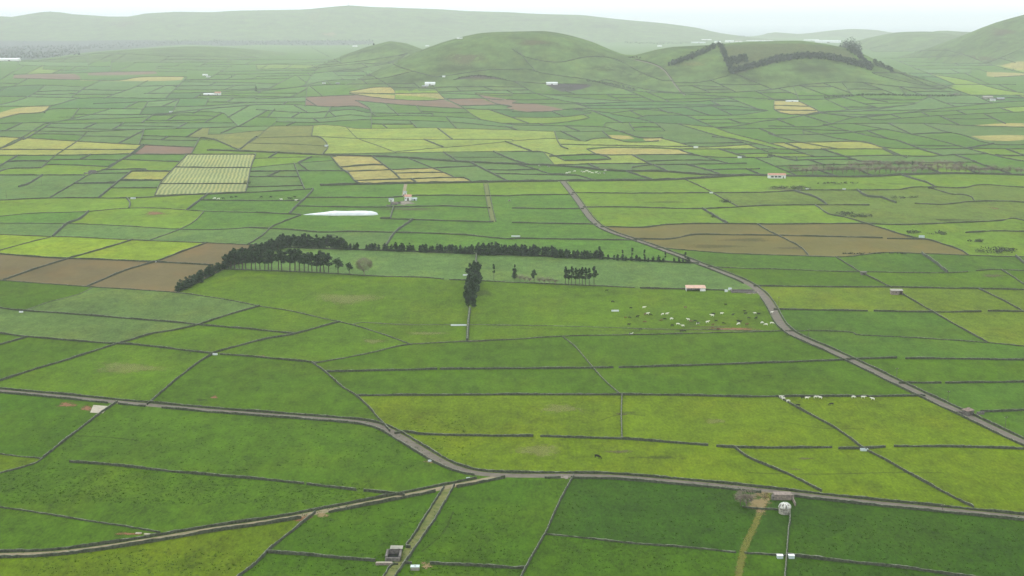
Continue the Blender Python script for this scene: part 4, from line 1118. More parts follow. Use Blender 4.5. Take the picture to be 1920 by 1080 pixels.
for x, y, h in ((878,577,8.5),(887,575,9),(877,566,12),(888,563,12.5),(880,555,12.5),(891,553,12.5),(882,546,13),(892,543,13),(884,537,13),(893,534,13),(881,530,13),(889,527,13.5),(896,528,13)):
    tree('hedge_tree', P1(x, y), h, 'dark tree in the column running away from the camera along a wall', G4, .98)
tree('sparse', P1(926, 525), 10.5, 'thin see-through tree next to the dark tree column')
tree('hedge_tree', P1(965, 524), 10, 'slim dark pointed tree before the bare bushes', None, .8)
tree('pine', P1(1001, 532), 9.5, 'small dark tree rising among the bare bushes')
for i, (x, y) in enumerate(((975,527),(984,529),(993,530),(1012,532),(1021,533),(1030,533),(1041,534))):
    tree('bare', P1(x, y), random.uniform(4.2, 5.4), 'pale leafless bush between the lone pointed tree and the pine cluster', 'bare bushes along the pasture wall', 1.6, 'bare_bush', 'bush')
for x, y, h in ((1060,534,12),(1066,535,10.5),(1072,534,12),(1079,535,11.5),(1086,535,11),(1092,535,12),(1098,536,12),(1105,535,11.5),(1114,536,13)):
    tree('pine', P1(x, y), h, 'dark long-trunked pine in the isolated cluster below the back tree row', 'isolated cluster of pines', .92)
tree('bare', P1(1399, 952), 7.5, 'bare twiggy tree beside the paved road close to the domed cistern', None, 1.3, v=0)
tree('bare', P1(1388, 948), 5.5, 'small bare sapling beside the twiggy roadside tree', None, 1.2, v=1)
tree('hedge_tree', P1(480, 171), 13, 'lone dark conifer on the far plain right of the white farm shed', None, .8)
tree('hedge_tree', P1(434, 146), 8, 'tiny lone dark tree beyond the white farm shed', None)
G5 = 'leafless trees of the woodland strip beyond the long white barn'
row([(1484,324),(1560,325),(1640,326),(1720,325),(1800,324),(1915,326)], 9, 'bare', (8, 11.5), 'grey pink leafless tree in the woodland strip beyond the long white barn', G5, jit=(4, 2.2), wide=1.5)
row([(1600,318),(1680,316),(1760,316),(1800,318)], 10, 'bare', (9, 12), 'grey pink leafless tree in the woodland strip beyond the long white barn', G5, jit=(4, 2), wide=1.5)
for x, y, h in ((1531,319,7),(1544,322,9),(1563,318,8),(1634,317,6),(1710,316,9),(1735,318,7),(1812,322,8)): tree('sparse', P1(x, y), h, 'thin dark tree standing out of the leafless woodland strip', 'thin dark trees in the woodland strip', 1.1)
# far woods that read as one mass
def wood(name, polys, m, label, h=(9, 14), dens=1.0, lift=None, size=1.9):
    mb = MB(); rng = random.Random(len(label))
    for pts, thick in polys:
        d = densify(pts, 2.2 / dens)
        n = max(1, int(thick / 2.2 * dens))
        xs, ys = [], []
        for x, y in d:
            for k in range(n):
                xs.append(x + rng.uniform(-2, 2)); ys.append(y + rng.uniform(-.5, .5) * thick)
        for p in P(xs, ys):
            if lift and p[1] > lift: continue
            hh = rng.uniform(*h); r = hh * .3
            leaf_blobs(mb, [((p[0], p[1], p[2] + hh * .45), (r, r, hh * .5))], 26, size, rng)
    tag(mb.build(name, m), label, 'wood', kind='stuff')
wood('tree_belt', [([(1256,123),(1300,107),(1340,90)], 5), ([(1336,87),(1352,88)], 3)], M['leaf_far'], 'dark tree belt climbing the left flank of the wooded hill', lift=3750)
wood('tree_belt', [([(1352,91),(1358,104),(1366,122),(1372,134)], 12), ([(1372,136),(1400,129),(1440,118),(1500,108),(1550,109),(1600,120),(1634,130)], 7), ([(1365,118),(1400,112)], 10)], M['leaf_far'], 'dark tree belt round the top of the wooded hill')
wood('tree_belt', [([(1590,93),(1606,102),(1618,114),(1632,128)], 7)], M['leaf_far'], 'short thick tree belt down the right flank of the wooded hill', lift=3800)
wood('tree_belt', [([(1637,119),(1655,126),(1673,135)], 3)], M['leaf_far'], 'small loose line of trees at the right foot of the wooded hill')
wood('hedge_line', [([(1548,184),(1600,180),(1660,178),(1700,180)], 2), ([(1700,180),(1790,181)], 1)], M['leaf2'], 'dark hedge line along the foot of the wooded hill', (3, 5), size=1.2)
wood('hedge_line', [([(1100,152),(1140,157),(1190,168)], 2), ([(860,146),(900,143),(950,150)], 2), ([(1180,108),(1200,109)], 2)], M['scrub'], 'dark scrub lines along the foot of the smooth central hill', (2, 4), size=1.2)
mb = MB(); rng = random.Random(3)
for i in range(160):
    t = rng.uniform(-1, 1); x0, _ = at_depth(1594, 80, 4550); r = math.sqrt(1 - t * t)
    p = (x0 + t * 33, 4550 + rng.uniform(-25, 25)); z = terr(p[0], p[1]); _, zt = at_depth(1594, 72, 4550)
    hh = (zt - z) * (.72 + .28 * r) * rng.uniform(.85, 1.05); leaf_blobs(mb, [((p[0], p[1], z + hh * .6), (9, 9, hh * .42))], 44, 2.4, rng)
tag(mb.build('tree_clump', M['leaf_far']), 'dark rounded clump of trees on the saddle right of the wooded hill', 'wood', kind='stuff')
wood('far_woods', [([(0,92),(120,90),(240,84),(345,80),(480,81),(640,80),(700,80)], 9), ([(0,104),(90,102),(150,97)], 12), ([(1170,80),(1240,82),(1290,81)], 2.5), ([(1385,69),(1412,68)], 1.5)], M['leaf_far'], 'bluish dark woods on the flat land below the far ridge', (5, 9), .8, size=3.2)
# scrub patches: low tangles nobody could count
def scrub(px, py, rx, ry, h, label, m='scrub', n=60):
    mb = MB(); rng = random.Random(int(px)); xs, ys = [], []
    for _ in range(n):
        t = rng.uniform(0, 6.28); r = math.sqrt(rng.random()); xs.append(px + math.cos(t) * r * rx); ys.append(py + math.sin(t) * r * ry)
    for p in P(xs, ys): leaf_blobs(mb, [((p[0], p[1], p[2] + h * .3), (h * .8, h * .8, h * .6))], 12, .5 * max(1, h / 3), rng)
    tag(mb.build('scrub_patch', M[m]), label, 'scrub', kind='stuff')
scrub(1500, 354, 18, 3, 3, 'dark bramble thicket where the lane leaves the long white barn', n=50)
scrub(1462, 353, 20, 2, 2.5, 'grey scrub beside the lane to the long white barn', n=30)
scrub(1585, 402, 16, 2.6, 2.6, 'dark scrub on the slope beyond the big brown fields', n=40)
scrub(1615, 406, 19, 2.2, 2.4, 'second lower strip of scrub beyond the big brown fields', n=36)
scrub(1360, 379, 10, 1.8, 2.4, 'dark bramble spot on the wall left of the brown field corner', n=20)
scrub(1341, 407, 9, 1.2, 1.8, 'small bramble spot on the wall above the brown fields', n=12)
scrub(1712, 437, 12, 2.6, 2.4, 'dark scrub left of the small bluish shed', n=24)
scrub(1757, 439, 17, 3.5, 2.2, 'sparse scrub right of the small bluish shed', n=22)
scrub(1865, 471, 45, 4, 2.6, 'grey scrub strip at the frame edge beyond the green fields', n=60)
scrub(1695, 371, 28, 1.8, 2.2, 'thin scrub streak in the rough olive pasture', n=30)
scrub(1570, 344, 45, 1.6, 1.6, 'low dark scrub streak just behind the long wall in front of the woodland strip', n=34)
scrub(1832, 453, 16, 1.6, 1.8, 'small dark scrub spot in the green slope near the frame edge', n=16)
scrub(1747, 353, 8, 1.5, 2, 'grey scrub where two walls meet in the rough pasture', n=14)
scrub(390, 263, 17, 1.2, 3.2, 'dark hedge scrub in the olive fields above the striped field', n=24)
scrub(463, 344, 7, 1.4, 3, 'dark bush at the corner of the striped field', n=14)
scrub(785, 214, 24, 1.0, 3, 'dark hedge streak on the plain before the pinkish ploughed strip', n=20)
scrub(1790, 178, 14, 1.6, 5, 'grey leafless scrub beside the pale farm on the far plain', n=30, m='twig_grey')
scrub(1895, 131, 12, 2, 5, 'dark scrub on the slope at the far frame edge', n=16)
scrub(304, 652, 5, .9, .9, 'small dark bush on the thin brownish wall', n=8)
scrub(125, 221, 18, 1.2, 3, 'dark scrub along the far diagonal lane', n=18)
scrub(1640, 476, 60, 1.0, 1.0, 'low brambles along the lower edge of the big brown fields', n=30)
scrub(1005, 318, 8, 1, 2.4, 'dark bush tuft in the lane wall near the scattered herd', n=8)
# tufts of longer grass in the lush foreground field
mb = MB(); rng = random.Random(5)
for poly, n in (((0, 470, 878, 945), 1500), ((480, 700, 905, 955), 500), ((40, 1000, 1030, 1078), 800), ((1040, 1420, 905, 1075), 1100), ((1490, 1915, 965, 1078), 1100), ((560, 980, 950, 1078), 900), ((40, 900, 780, 880), 1500)):
    xs = [rng.uniform(poly[0], poly[1]) for _ in range(n)]; ys = [rng.uniform(poly[2], poly[3]) for _ in range(n)]
    for p in P(xs, ys):
        leaf_blobs(mb, [((p[0], p[1], .06), (.7, .4, .12))], 5, .2, rng)
M['tuft'] = mat('grass_tuft', (.045, .1, .004), (.03, .07, .004), .3)
tag(mb.build('grass_tufts', M['tuft']), 'scattered darker tufts of longer grass in the lush fields by the dirt track', 'grass', kind='stuff')
# ------------------------------------------------------------------ buildings
def at(px, py, rz=0, name='shed', **k): return empty(name, P1(px, py), R(rz), **k)
def gabled(px, py, w, d, h, rh, rz, name, label, cat, wm, rm, ops=(), door=None):
    r = at(px, py, rz, name, label=label, cat=cat); x0, x1 = -w / 2, w / 2
    allop = list(ops) + ([door] if door else [])
    MB().walls(x0, x1, 0, d, h, rh, allop).build('wall', M[wm], r)
    MB().gable(x0, x1, 0, d, h + .02, rh + .15, .12, min(.35, h * .1)).build('roof', M[rm], r)
    for o in ops:
        f = MB().box(o[0] + .03, o[1] - .03, .1, .2, o[2] + .03, o[3] - .03).build('window', M['glass'], r)
    if door: MB().box(door[0] + .03, door[1] - .03, .12, .2, .0, door[3] - .03).build('door', M['wood'], r)
    return r
gabled(765, 376.5, 6.4, 7, 4.0, 5.6, 2, 'farm_house', 'white farmhouse with red roof and dark doorway in the middle of the plain', 'house', 'white', 'red_roof', [(-2.6, -1.7, 1.6, 2.8)], (-.9, .9, 0, 2.6))
gabled(759.5, 366, 3.2, 3, 2.8, 3.6, 0, 'outbuilding', 'tiny white outbuilding behind the white farmhouse with red roof', 'outbuilding', 'white', 'grey_roof', (), (-.5, .5, 0, 1.9))
gabled(733, 378, 4.2, 3.5, 2.4, 3.1, -8, 'outbuilding', 'small white outbuilding left of the ruined yard by the red roofed farmhouse', 'outbuilding', 'white', 'grey_roof', (), (-.5, .5, 0, 1.8))
gabled(777, 376, 5, 3.5, 1.9, 2.5, 4, 'lean_to_shed', 'low bluish grey shed leaning by the right side of the red roofed farmhouse', 'shed', 'galv', 'galv', (), (-.6, .6, 0, 1.5))
r = at(748, 384, 0, 'ruined_yard', label='roofless dark stone yard beside the red roofed farmhouse', cat='stone yard')
MB().box(-8, -7.4, 0, 9, -.2, 1.6, .05).box(-7.4, 1, 8.4, 9, -.2, 1.8, .05).box(-2, -1.4, 0, 8.4, -.2, 1.4, .05).box(-7.4, -2, 0, .5, -.2, 1.1, .05).build('wall', M['stone'], r)
MB().box(-6.5, -2.5, 4.5, 8, 0, 1.9, .03).build('shed_block', M['stone_brown'], r); MB().box(1.5, 6, 0, 5, -.1, .12).build('paving', M['stone_brown'], r)
tag(MB().box(-14, -9, 0, .6, -.2, .9, .05).build('low_wall', M['stone']), 'short low stone wall left of the ruined farm yard', 'wall', kind='thing').location = P1(752, 386)
# long white barn
r = at(1457, 334.5, -3, 'long_barn', label='long white barn with faded red roof and dark bays beside the crossing road', cat='barn')
ops = [(-6.6, -3.6, .9, 2.7), (-2.6, .4, .9, 2.7), (1.2, 4.4, .9, 2.7)]
MB().walls(-9.5, 9.5, 0, 8, 3.6, 5.2, ops + [(6.2, 7.4, 0, 2.3)]).build('wall', M['white'], r)
MB().gable(-9.5, 9.5, 0, 8, 3.62, 5.35, .15, .3).build('roof', M['red_roof'], r)
for o in ops: MB().box(o[0] + .05, o[1] - .05, .15, .25, o[2] + .05, o[3] - .05).build('window', M['glass'], r)
MB().box(6.25, 7.35, .15, .25, 0, 2.25).build('door', M['wood'], r)
# mono-pitched sheds
def shed(px, py, w, d, h0, h1, rz, name, label, wm, rm, opening=None, o=.3, cat='shed'):
    r = at(px, py, rz, name, label=label, cat=cat); m = MB(); x0, x1, t = -w / 2, w / 2, .3
    if opening:
        a, b = opening; m.box(x0, a, 0, t, -.2, h0); m.box(b, x1, 0, t, -.2, h0) if b < x1 - .01 else None
    else: m.box(x0, x1, 0, t, -.2, h0)
    m.box(x0, x1, d - t, d, -.2, h1)
    for a, b in ((x0, x0 + t), (x1 - t, x1)):
        m.add([(a, t, -.2), (b, t, -.2), (b, d - t, -.2), (a, d - t, -.2), (a, t, h0), (b, t, h0), (b, d - t, h1), (a, d - t, h1)], [(3, 2, 1, 0), (4, 5, 6, 7), (0, 1, 5, 4), (1, 2, 6, 5), (2, 3, 7, 6), (3, 0, 4, 7)])
    m.build('wall', M[wm], r)
    MB().add([(x0 - o, -o, h0 + .02), (x1 + o, -o, h0 + .02), (x1 + o, d + o, h1 + .02), (x0 - o, d + o, h1 + .02), (x0 - o, -o, h0 + .16), (x1 + o, -o, h0 + .16), (x1 + o, d + o, h1 + .16), (x0 - o, d + o, h1 + .16)],
             [(3, 2, 1, 0), (4, 5, 6, 7), (0, 1, 5, 4), (1, 2, 6, 5), (2, 3, 7, 6), (3, 0, 4, 7)]).build('roof', M[rm], r)
    return r
r = shed(1305, 546, 12.2, 5.5, 1.9, 2.8, 0, 'cattle_shelter', 'open fronted cattle shelter with a faded pink roof behind the herd', 'white', 'pink_roof', (-6.0, 2.6))
for x in (-5.9, -3, -.2): MB().box(x - .09, x + .09, .02, .2, -.1, 1.88).build('post', M['wood'], r)
r = shed(1682, 553, 7.2, 4.5, 2.6, 2.9, -4, 'stone_shed', 'brown stone shed with a dark open doorway beside the slanting wall', 'stone_brown', 'concrete', (1.2, 3.3)); MB().box(-1, -.3, -.02, .3, 1.2, 1.7).build('window', M['dark'], r)
r = shed(1620, 516, 3.6, 3, 1.9, 2.1, 5, 'stone_hut', 'tiny dark stone hut on the thin wall above the stone shed', 'stone', 'stone', (-.5, .5))
r = shed(1468, 938, 6.2, 3.2, 1.9, 2.0, -2, 'roadside_shed', 'long brownish stone shed at the road above the domed cistern', 'stone_brown', 'stone_brown', None, .12)
MB().box(3.3, 4.1, .6, .95, -.2, 1.9, .04).box(3.3, 3.65, -6, .6, -.2, 1.2, .05).build('side_wall', M['stone_brown'], r)
MB().box(-3.9, -3.2, 0, 2.6, -.2, 1.3, .06).build('side_wall', M['stone'], r)
# hipped hut
r = at(1820, 779, 30, 'roadside_hut', label='small hut with a hipped brown roof beside the straight stretch of road', cat='hut')
MB().walls(-1.9, 1.9, 0, 3.4, 2.2, None, [(-.5, .5, 0, 1.9)]).build('wall', M['stone'], r)
MB().add([(-2.2, -.3, 2.2), (2.2, -.3, 2.2), (2.2, 3.7, 2.2), (-2.2, 3.7, 2.2), (-.5, 1.7, 3.3), (.5, 1.7, 3.3)], [(0, 1, 5, 4), (1, 2, 5), (2, 3, 4, 5), (3, 0, 4), (3, 2, 1, 0)]).build('roof', M['brown_roof'], r)
MB().box(-.46, .46, .1, .16, 0, 1.85).build('door', M['wood'], r)
for i, (x0, x1, y0, lb) in enumerate(((2.6, 6, -.2, 'rough dark wall stub on the far side of the small hipped roof hut'), (-6, -2.6, .4, 'rough dark wall stub before the small hipped roof hut'))):
    tag(MB().box(x0, x1, y0, y0 + .5, -.2, 1.2, .06).build('stone_wall', M['stone']), lb, 'wall', kind='thing').location = P1(1820, 777)
# domed cistern
r = at(1471, 962, 0, 'domed_cistern', label='round pale cistern with a ribbed white dome at the head of the straight wall', cat='cistern')
def lathe(prof, n=28):
    m = MB(); vs = [(rr * math.cos(2 * math.pi * i / n), rr * math.sin(2 * math.pi * i / n), z) for rr, z in prof for i in range(n)]
    fs = [(k * n + i, k * n + (i + 1) % n, (k + 1) * n + (i + 1) % n, (k + 1) * n + i) for k in range(len(prof) - 1) for i in range(n)]
    return m.add(vs, fs)
M['stained'] = mat('stained_plaster', (.6, .58, .5), (.2, .19, .16), 1.3, lo=.44, hi=.56); M['body_plaster'] = mat('weathered_plaster', (.4, .38, .32), (.17, .16, .13), 1.1)
lathe([(2.05, -.3), (2.05, 2.1), (1.9, 2.12)]).build('body', M['body_plaster'], r, True); lathe([(2.05, 2.1), (2.28, 2.12), (2.28, 2.3), (2.1, 2.34)]).build('rim', M['concrete'], r)
lathe([(2.12 * math.cos(a), 2.32 + 1.5 * math.sin(a)) for a in [i * math.pi / 16 for i in range(9)]]).build('dome', M['stained'], r, True)
rb = MB()
for i in range(10):
    t = 2 * math.pi * i / 10
    for k in range(6):
        a, b = k * math.pi / 14, (k + 1) * math.pi / 14; p = [Vector((2.16 * math.cos(q) * math.cos(t), 2.16 * math.cos(q) * math.sin(t), 2.33 + 1.53 * math.sin(q))) for q in (a, b)]
        rb.tube(p[0], p[1], .10, .09, 5)
rb.build('ribs', M['white'], r)
MB().box(-.45, .45, -2.2, -2.0, .1, 1.1).build('hatch', M['concrete'], r)
# troughs and small cisterns
def trough(px, py, w, d, h, label, m='concrete', rz=0, water=True, group=None, name='water_trough', cat='trough'):
    r = at(px, py, rz, name, label=label, cat=cat, group=group); t = .14; x0, x1 = -w / 2, w / 2
    MB().box(x0, x1, 0, t, -.1, h).box(x0, x1, d - t, d, -.1, h).box(x0, x0 + t, t, d - t, -.1, h).box(x1 - t, x1, t, d - t, -.1, h).box(x0 + t, x1 - t, t, d - t, -.1, .2).build('basin', M[m], r)
    if water: MB().box(x0 + t, x1 - t, t, d - t, .2, h - .12).build('water', M['glass'] if m != 'plastic' else M['plastic'], r)
    return r
trough(1463, 1048, 1.9, 1.5, 1.0, 'pale double-lidded trough left of the straight wall below the domed cistern', 'galv', water=False)
trough(1484.5, 1048, 1.9, 1.5, 1.0, 'pale trough right of the straight wall below the domed cistern', 'galv', water=False)
for x in (1463, 1484.5): tag(MB().box(-1.0, 1.0, -.05, 1.55, 1.01, 1.1).build('trough_lid', M['white']), 'white lid slab lying on the ' + ('left' if x < 1470 else 'right') + ' trough below the domed cistern', 'lid').location = P1(x, 1048)
r = at(778, 1070, 0, 'cistern_box', label='square pale covered cistern box on the cross wall beside the grassy lane', cat='cistern')
MB().box(-1.35, 1.35, 0, 1.9, -.1, 1.1).build('body', M['concrete'], r); MB().box(-1.42, 1.42, -.06, 1.96, 1.11, 1.2).build('cover', M['galv'], r); MB().box(-.3, .3, .6, 1.2, 1.21, 1.27).build('hatch', M['concrete'], r)
trough(808, 866, 1.9, .8, .7, 'small white trough in a muddy spot beside the road curve', 'plastic', 25, False)
trough(878, 898, 1.3, .6, .5, 'tiny pale green trough in the pointed field at the road fork', 'galv', 20, False)
trough(1621, 846, 3.1, 1.3, .9, 'pale rectangular trough where the long slanting wall crosses the gateway wall', 'galv', 0, False)
trough(403, 666, 2.4, .9, .8, 'small bright white trough where four walls meet', 'plastic', 0, False)
trough(39, 586, 2.3, .8, .7, 'small white trough on the thin dark wall at the left frame edge', 'plastic', 0, False)
trough(860, 611, 9.0, .9, .75, 'long narrow white trough on the faint bank by the narrow grey wall', 'plastic', 0, False)
trough(1153.5, 584, 4.4, .9, .8, 'white trough standing alone in the herd pasture', 'plastic', 0, False)
trough(873, 517, 3.6, .9, .9, 'white trough partly hidden by the dark tree column', 'plastic', 0, False)
trough(967, 444, 7.0, 1.0, .9, 'long white trough beyond the back tree row', 'plastic', 0, False)
trough(294, 492, 1.8, .8, .8, 'tiny white trough on the wall corner between green and ploughed fields', 'plastic', 0, False)
trough(1362, 547.5, 1.9, 1.4, 1.3, 'lower of two white water tanks by the stony pen', 'plastic', 0, False, name='water_tank', cat='tank')
trough(1369, 544, 2.1, 1.4, 1.3, 'upper of two white water tanks by the stony pen', 'plastic', 0, False, name='water_tank', cat='tank')
trough(1729, 446, 4.0, 2.5, 1.7, 'small bluish white shed like tank among the scrub beyond the brown fields', 'galv', 0, False, name='water_tank', cat='tank')
trough(1334, 362.5, 3.6, 1.5, 1.2, 'small white trough where a slanting wall crosses the green fields', 'plastic', 0, False)
trough(249, 373, 4.5, 2, 1.2, 'small white trough on the wall in front of the striped field', 'plastic', 0, False)
trough(612, 275, 5, 2, 2.5, 'small white tank at the corner of the olive fallow field', 'plastic', 0, False, name='water_tank', cat='tank')
for x, w in ((1514, 'nearest the bramble thicket'), (1583, 'farther from the bramble thicket')): trough(x, 356.5, 3.2, 1.5, 1.5, f'white dot of a trough on the rough pasture wall, {w}', 'plastic', 0, False)
trough(955, 377, 2.2, 1.2, 1, 'pale gate block on the far side of the narrow green field lane', 'concrete', 0, False)
trough(320, 211, 6, 3, 2.5, 'tiny white tank on the far plain beyond the striped field', 'plastic', 0, False, name='water_tank', cat='tank')
trough(1305, 277.5, 6, 3, 2.2, 'tiny white tank on the walls above the straw strip', 'plastic', 0, False, name='water_tank', cat='tank')
trough(1387, 296.5, 5, 3, 2.0, 'tiny white tank on the walls beyond the long white barn', 'plastic', 0, False, name='water_tank', cat='tank')
r = at(720, 1060, 0, 'feed_slab', label='long low pinkish stone slab beside the stone animal pen', cat='slab')
MB().box(-2.7, 2.7, 0, 1.2, -.1, .75, .04).build('slab', M['stone_brown'], r); MB().box(-2.5, 2.5, .15, 1.05, .76, .84, .02).build('top', M['pale_concrete'], r)
# stone animal pen
r = at(737, 1053, 0, 'animal_pen', label='roofless dark stone pen with a pale slab roof over its back corner', cat='pen')
MB().box(-2.6, -2.0, .6, 7, -.2, 1.5, .08).box(-2.6, 2.2, 0, .6, -.2, 1.2, .08).box(1.7, 2.3, .6, 7, -.2, 1.5, .08).box(-2.0, 1.7, 6.4, 7, -.2, 1.6, .08).build('wall', M['stone'], r)
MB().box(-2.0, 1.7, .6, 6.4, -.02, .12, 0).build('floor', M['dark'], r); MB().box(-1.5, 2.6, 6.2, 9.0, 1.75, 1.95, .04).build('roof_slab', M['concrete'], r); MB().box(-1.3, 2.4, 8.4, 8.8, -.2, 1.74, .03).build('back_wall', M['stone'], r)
# concrete pad and stony pen
pp = P([175, 203, 193, 169], [760, 762, 775, 774]); pad = mesh_obj('concrete_pad', [tuple(p + np.array([0, 0, z])) for z in (-.1, .16) for p in pp], [(0, 1, 2, 3), (7, 6, 5, 4), (0, 4, 5, 1), (1, 5, 6, 2), (2, 6, 7, 3), (3, 7, 4, 0)], M['pale_concrete'])
tag(pad, 'pale concrete pad in the field corner beside the road', 'pad', kind='thing')
for x, y, n in ((259, 1001.5, 'flat pinkish slab farther from the dirt track'), (275, 1003, 'flat pinkish slab closest to the dirt track')):
    o = MB().box(-1.0, 1.0, 0, .9, 0, .25, .08).build('stone_slab', M['pale_concrete']); o.location = P1(x, y); tag(o, n, 'slab')
r = at(1398, 549, 0, 'stony_pen', label='grey stone yard beside the widest bend of the winding road', cat='stone yard')
MB().box(-9, 6, 5, 5.6, -.2, 1.2, .06).box(-9, -8.4, 0, 5, -.2, 1.2, .06).box(-8.4, 7, -.4, .2, -.2, .9, .06).build('wall', M['stone'], r); MB().box(-8, 6, 1, 4.6, -.05, .12, .02).build('paving', M['stone'], r)
# ruined hut by the lane
r = at(172, 326, 0, 'ruined_hut', label='dark ruined stone hut on the diagonal lane left of the striped field', cat='ruin')
MB().box(-4, 4, 0, .7, -.2, 2.6, .1).box(-4, -3.3, .7, 6, -.2, 3.4, .1).box(3.3, 4, .7, 6, -.2, 2.2, .1).box(-3.3, 3.3, 5.3, 6, -.2, 3.6, .1).build('wall', M['stone'], r); MB().box(-9, -4, 0, 3, -.2, 1.4, .3).box(4, 9, 1, 3, -.2, 1.2, .3).build('rubble', M['stone'], r)
# white sheeted silage heap
a, b = P1(566, 404.5), P1(708, 404); L = (b - a).length; mb = MB(); n = 48; k = 9; vs = []
for i in range(n + 1):
    t = i / n; q = min(1, (t / .42)) ** .8 if t < .42 else (1 if t < .85 else math.sqrt(max(0, 1 - ((t - .85) / .15) ** 2))); q = max(q, .02); q *= 1 + .05 * math.sin(t * 19)
    c = a.lerp(b, t)
    for j in range(k):
        s = math.pi * j / (k - 1); vs.append((c.x, c.y + 6.2 - math.cos(s) * 6.0 * q, c.z - .05 + math.sin(s) ** .8 * 3.3 * q * (1 + random.uniform(-.04, .04))))
mb.add(vs, [(i * k + j, (i + 1) * k + j, (i + 1) * k + j + 1, i * k + j + 1) for i in range(n) for j in range(k - 1)])
r = empty('silage_heap', (0, 0, 0), label='long low silage heap under white plastic sheet in front of the farm', cat='silage heap')
o = mb.build('plastic_sheet', M['plastic'], r, True)
# far buildings: px, py of the foot, width and height in pixels
def far_house(px, py, wp, hp, label, wm='white', rm='grey_roof', dr=.6, cat='building', name='farm_building', rz=0):
    p = P1(px, py); s = ppm(p); w, h = wp / s, hp / s; d = max(6, min(w * dr, 22)); r = empty(name, p, R(rz), label=label, cat=cat)
    MB().walls(-w / 2, w / 2, 0, d, h * .62, h * .95, [(-w * .06, w * .06, 0, h * .42)]).build('wall', M[wm], r); MB().gable(-w / 2, w / 2, 0, d, h * .63, h, .3, .4).build('roof', M[rm], r)
    MB().box(-w * .055, w * .055, .15, .3, 0, h * .4).build('door', M['wood'], r)
for q in [(17,115,38,6,'long white shed at the left frame edge below the dark woods','white','plastic'),(391,178.5,20,3.4,'low white wall like shed beside the small far house','white','plastic'),(408,178.5,11,6.5,'small white far house beside a dark tree line','white','red_roof'),
          (384,142,9,3,'white shed behind its tiny twin on the far plain','white','plastic'),(390,145,7,3,'tiny white shed in front of its twin on the far plain','white','grey_roof'),
          (806,160,19,6,'long pale barn at the left foot of the smooth central hill','white','plastic'),(797,164,12,4,'grey yard building under the long pale barn at the hill foot','concrete','grey_roof'),(832,145,5,3,'tiny white hut on the lower slope above the long pale barn','white','plastic'),
          (1035,159,21,5,'long white barn at the front foot of the smooth central hill','white','plastic'),(607,157,6,2.6,'tiny white hut left of the long pale barn','white','grey_roof'),(633,158,7,3,'dark little stone hut left of the long pale barn','stone','grey_roof'),
          (665,88,9,2.5,'white speck of a building left of the small round cone hill','white','plastic'),(801,87,7,2,'white speck of a building in the dip left of the smooth central hill','white','plastic'),(862,73,11,2.2,'white speck on the skyline slope of the smooth central hill','white','plastic'),
          (1237,88,8,3,'white building in the gap between the two central hills','white','plastic'),(1486,191,22,2.4,'long thin white greenhouse above the straw coloured field','plastic','plastic'),
          (1853,186,18,6,'long farm building with pale roof on the far plain','concrete','concrete'),(1862,189.5,9,4.5,'white farm house in front of the long pale roofed building','white','grey_roof'),(1877,188,14,5,'dark farm barn right of the white farm house','stone','grey_roof'),
          (1310,81,26,2.6,'low bluish white greenhouse left of the hill town','plastic','galv'),(1325,75.5,18,2.2,'white roofed hall behind the low bluish greenhouse','white','plastic'),(1346,80,12,3,'white hall touching the trees on the wooded hill crest','white','plastic'),(1368,79.5,16,4,'white block just right of the crest trees','white','plastic'),
          (1385,79,14,3,'second white block right of the crest trees','white','concrete'),(1425,77.5,50,1.8,'very long thin white greenhouse behind the wooded hill','plastic','plastic'),(1522,77,28,3,'white greenhouse hall left of the widest one behind the wooded hill','plastic','plastic'),
          (1553,80.5,48,5,'widest white greenhouse behind the wooded hill','plastic','plastic')]:
    far_house(*q[:4], q[4], q[5], q[6])
for q in [(742,180,3,1.4),(553,204,4,1.6)]: pass
# ridge mast
p = P1(653, 11.8); y = 12600; x, _ = at_depth(653, 10, y); z = float(terr(x, y)); r = empty('radio_mast', (x, y, z), label='faint lattice radio mast on the highest point of the far ridge', cat='mast')
m = MB()
for sx, sy in ((-1, -1), (1, -1), (1, 1), (-1, 1)): m.tube((sx * 4, sy * 4, -2), (sx * .8, sy * .8, 48), .5, .4, 4)
for k in range(8):
    a, b = 4 - 3.2 * k / 8, 4 - 3.2 * (k + 1) / 8; z0, z1 = 48 * k / 8, 48 * (k + 1) / 8
    for s in (-1, 1): m.tube((-a, s * a, z0), (b, s * b, z1), .3, .3, 3); m.tube((s * a, a, z0), (s * b, -b, z1), .3, .3, 3)
m.build('lattice', M['steel'], r); MB().box(-7, 7, 4, 14, -2, 6).build('equipment_hut', M['white'], r)
# utility poles
def pole(px, py, h, label):
    r = at(px, py, 25, 'utility_pole', label=label, cat='utility pole', group='utility poles along the roads'); MB().tube((0, 0, -.3), (0, 0, h), .13, .09, 6).build('post', M['wood'], r)
    c = MB().box(-.8, .8, -.06, .06, h - .6, h - .48).build('crossarm', M['wood'], r)
    for x in (-.7, 0, .7): MB().tube((x, 0, h - .48), (x, 0, h - .3), .05, .04, 5).build('insulator', M['white'], c)
for a in [(1460,573,5.5,'wooden pole where the winding road is widest'),(1516,634,5.5,'wooden pole just past the hairpin like bend below the herd'),(1681,710,5.5,'wooden pole beside the straight road left of the thin gapped wall'),
          (1777,754,5.5,'wooden pole just before the small hipped roof hut'),(1885,804,5.5,'wooden pole past the small hipped roof hut'),(12,372,8,'thin pole at the left frame edge on the plain'),(78,345,8,'thin pole in the pale green fields left of the diagonal lane'),
          (1352,372,6,'thin pole near the slanting wall beside the winding road'),(1767,958,2.6,'short pale post beside the paved road near the frame edge')]: pole(*a)

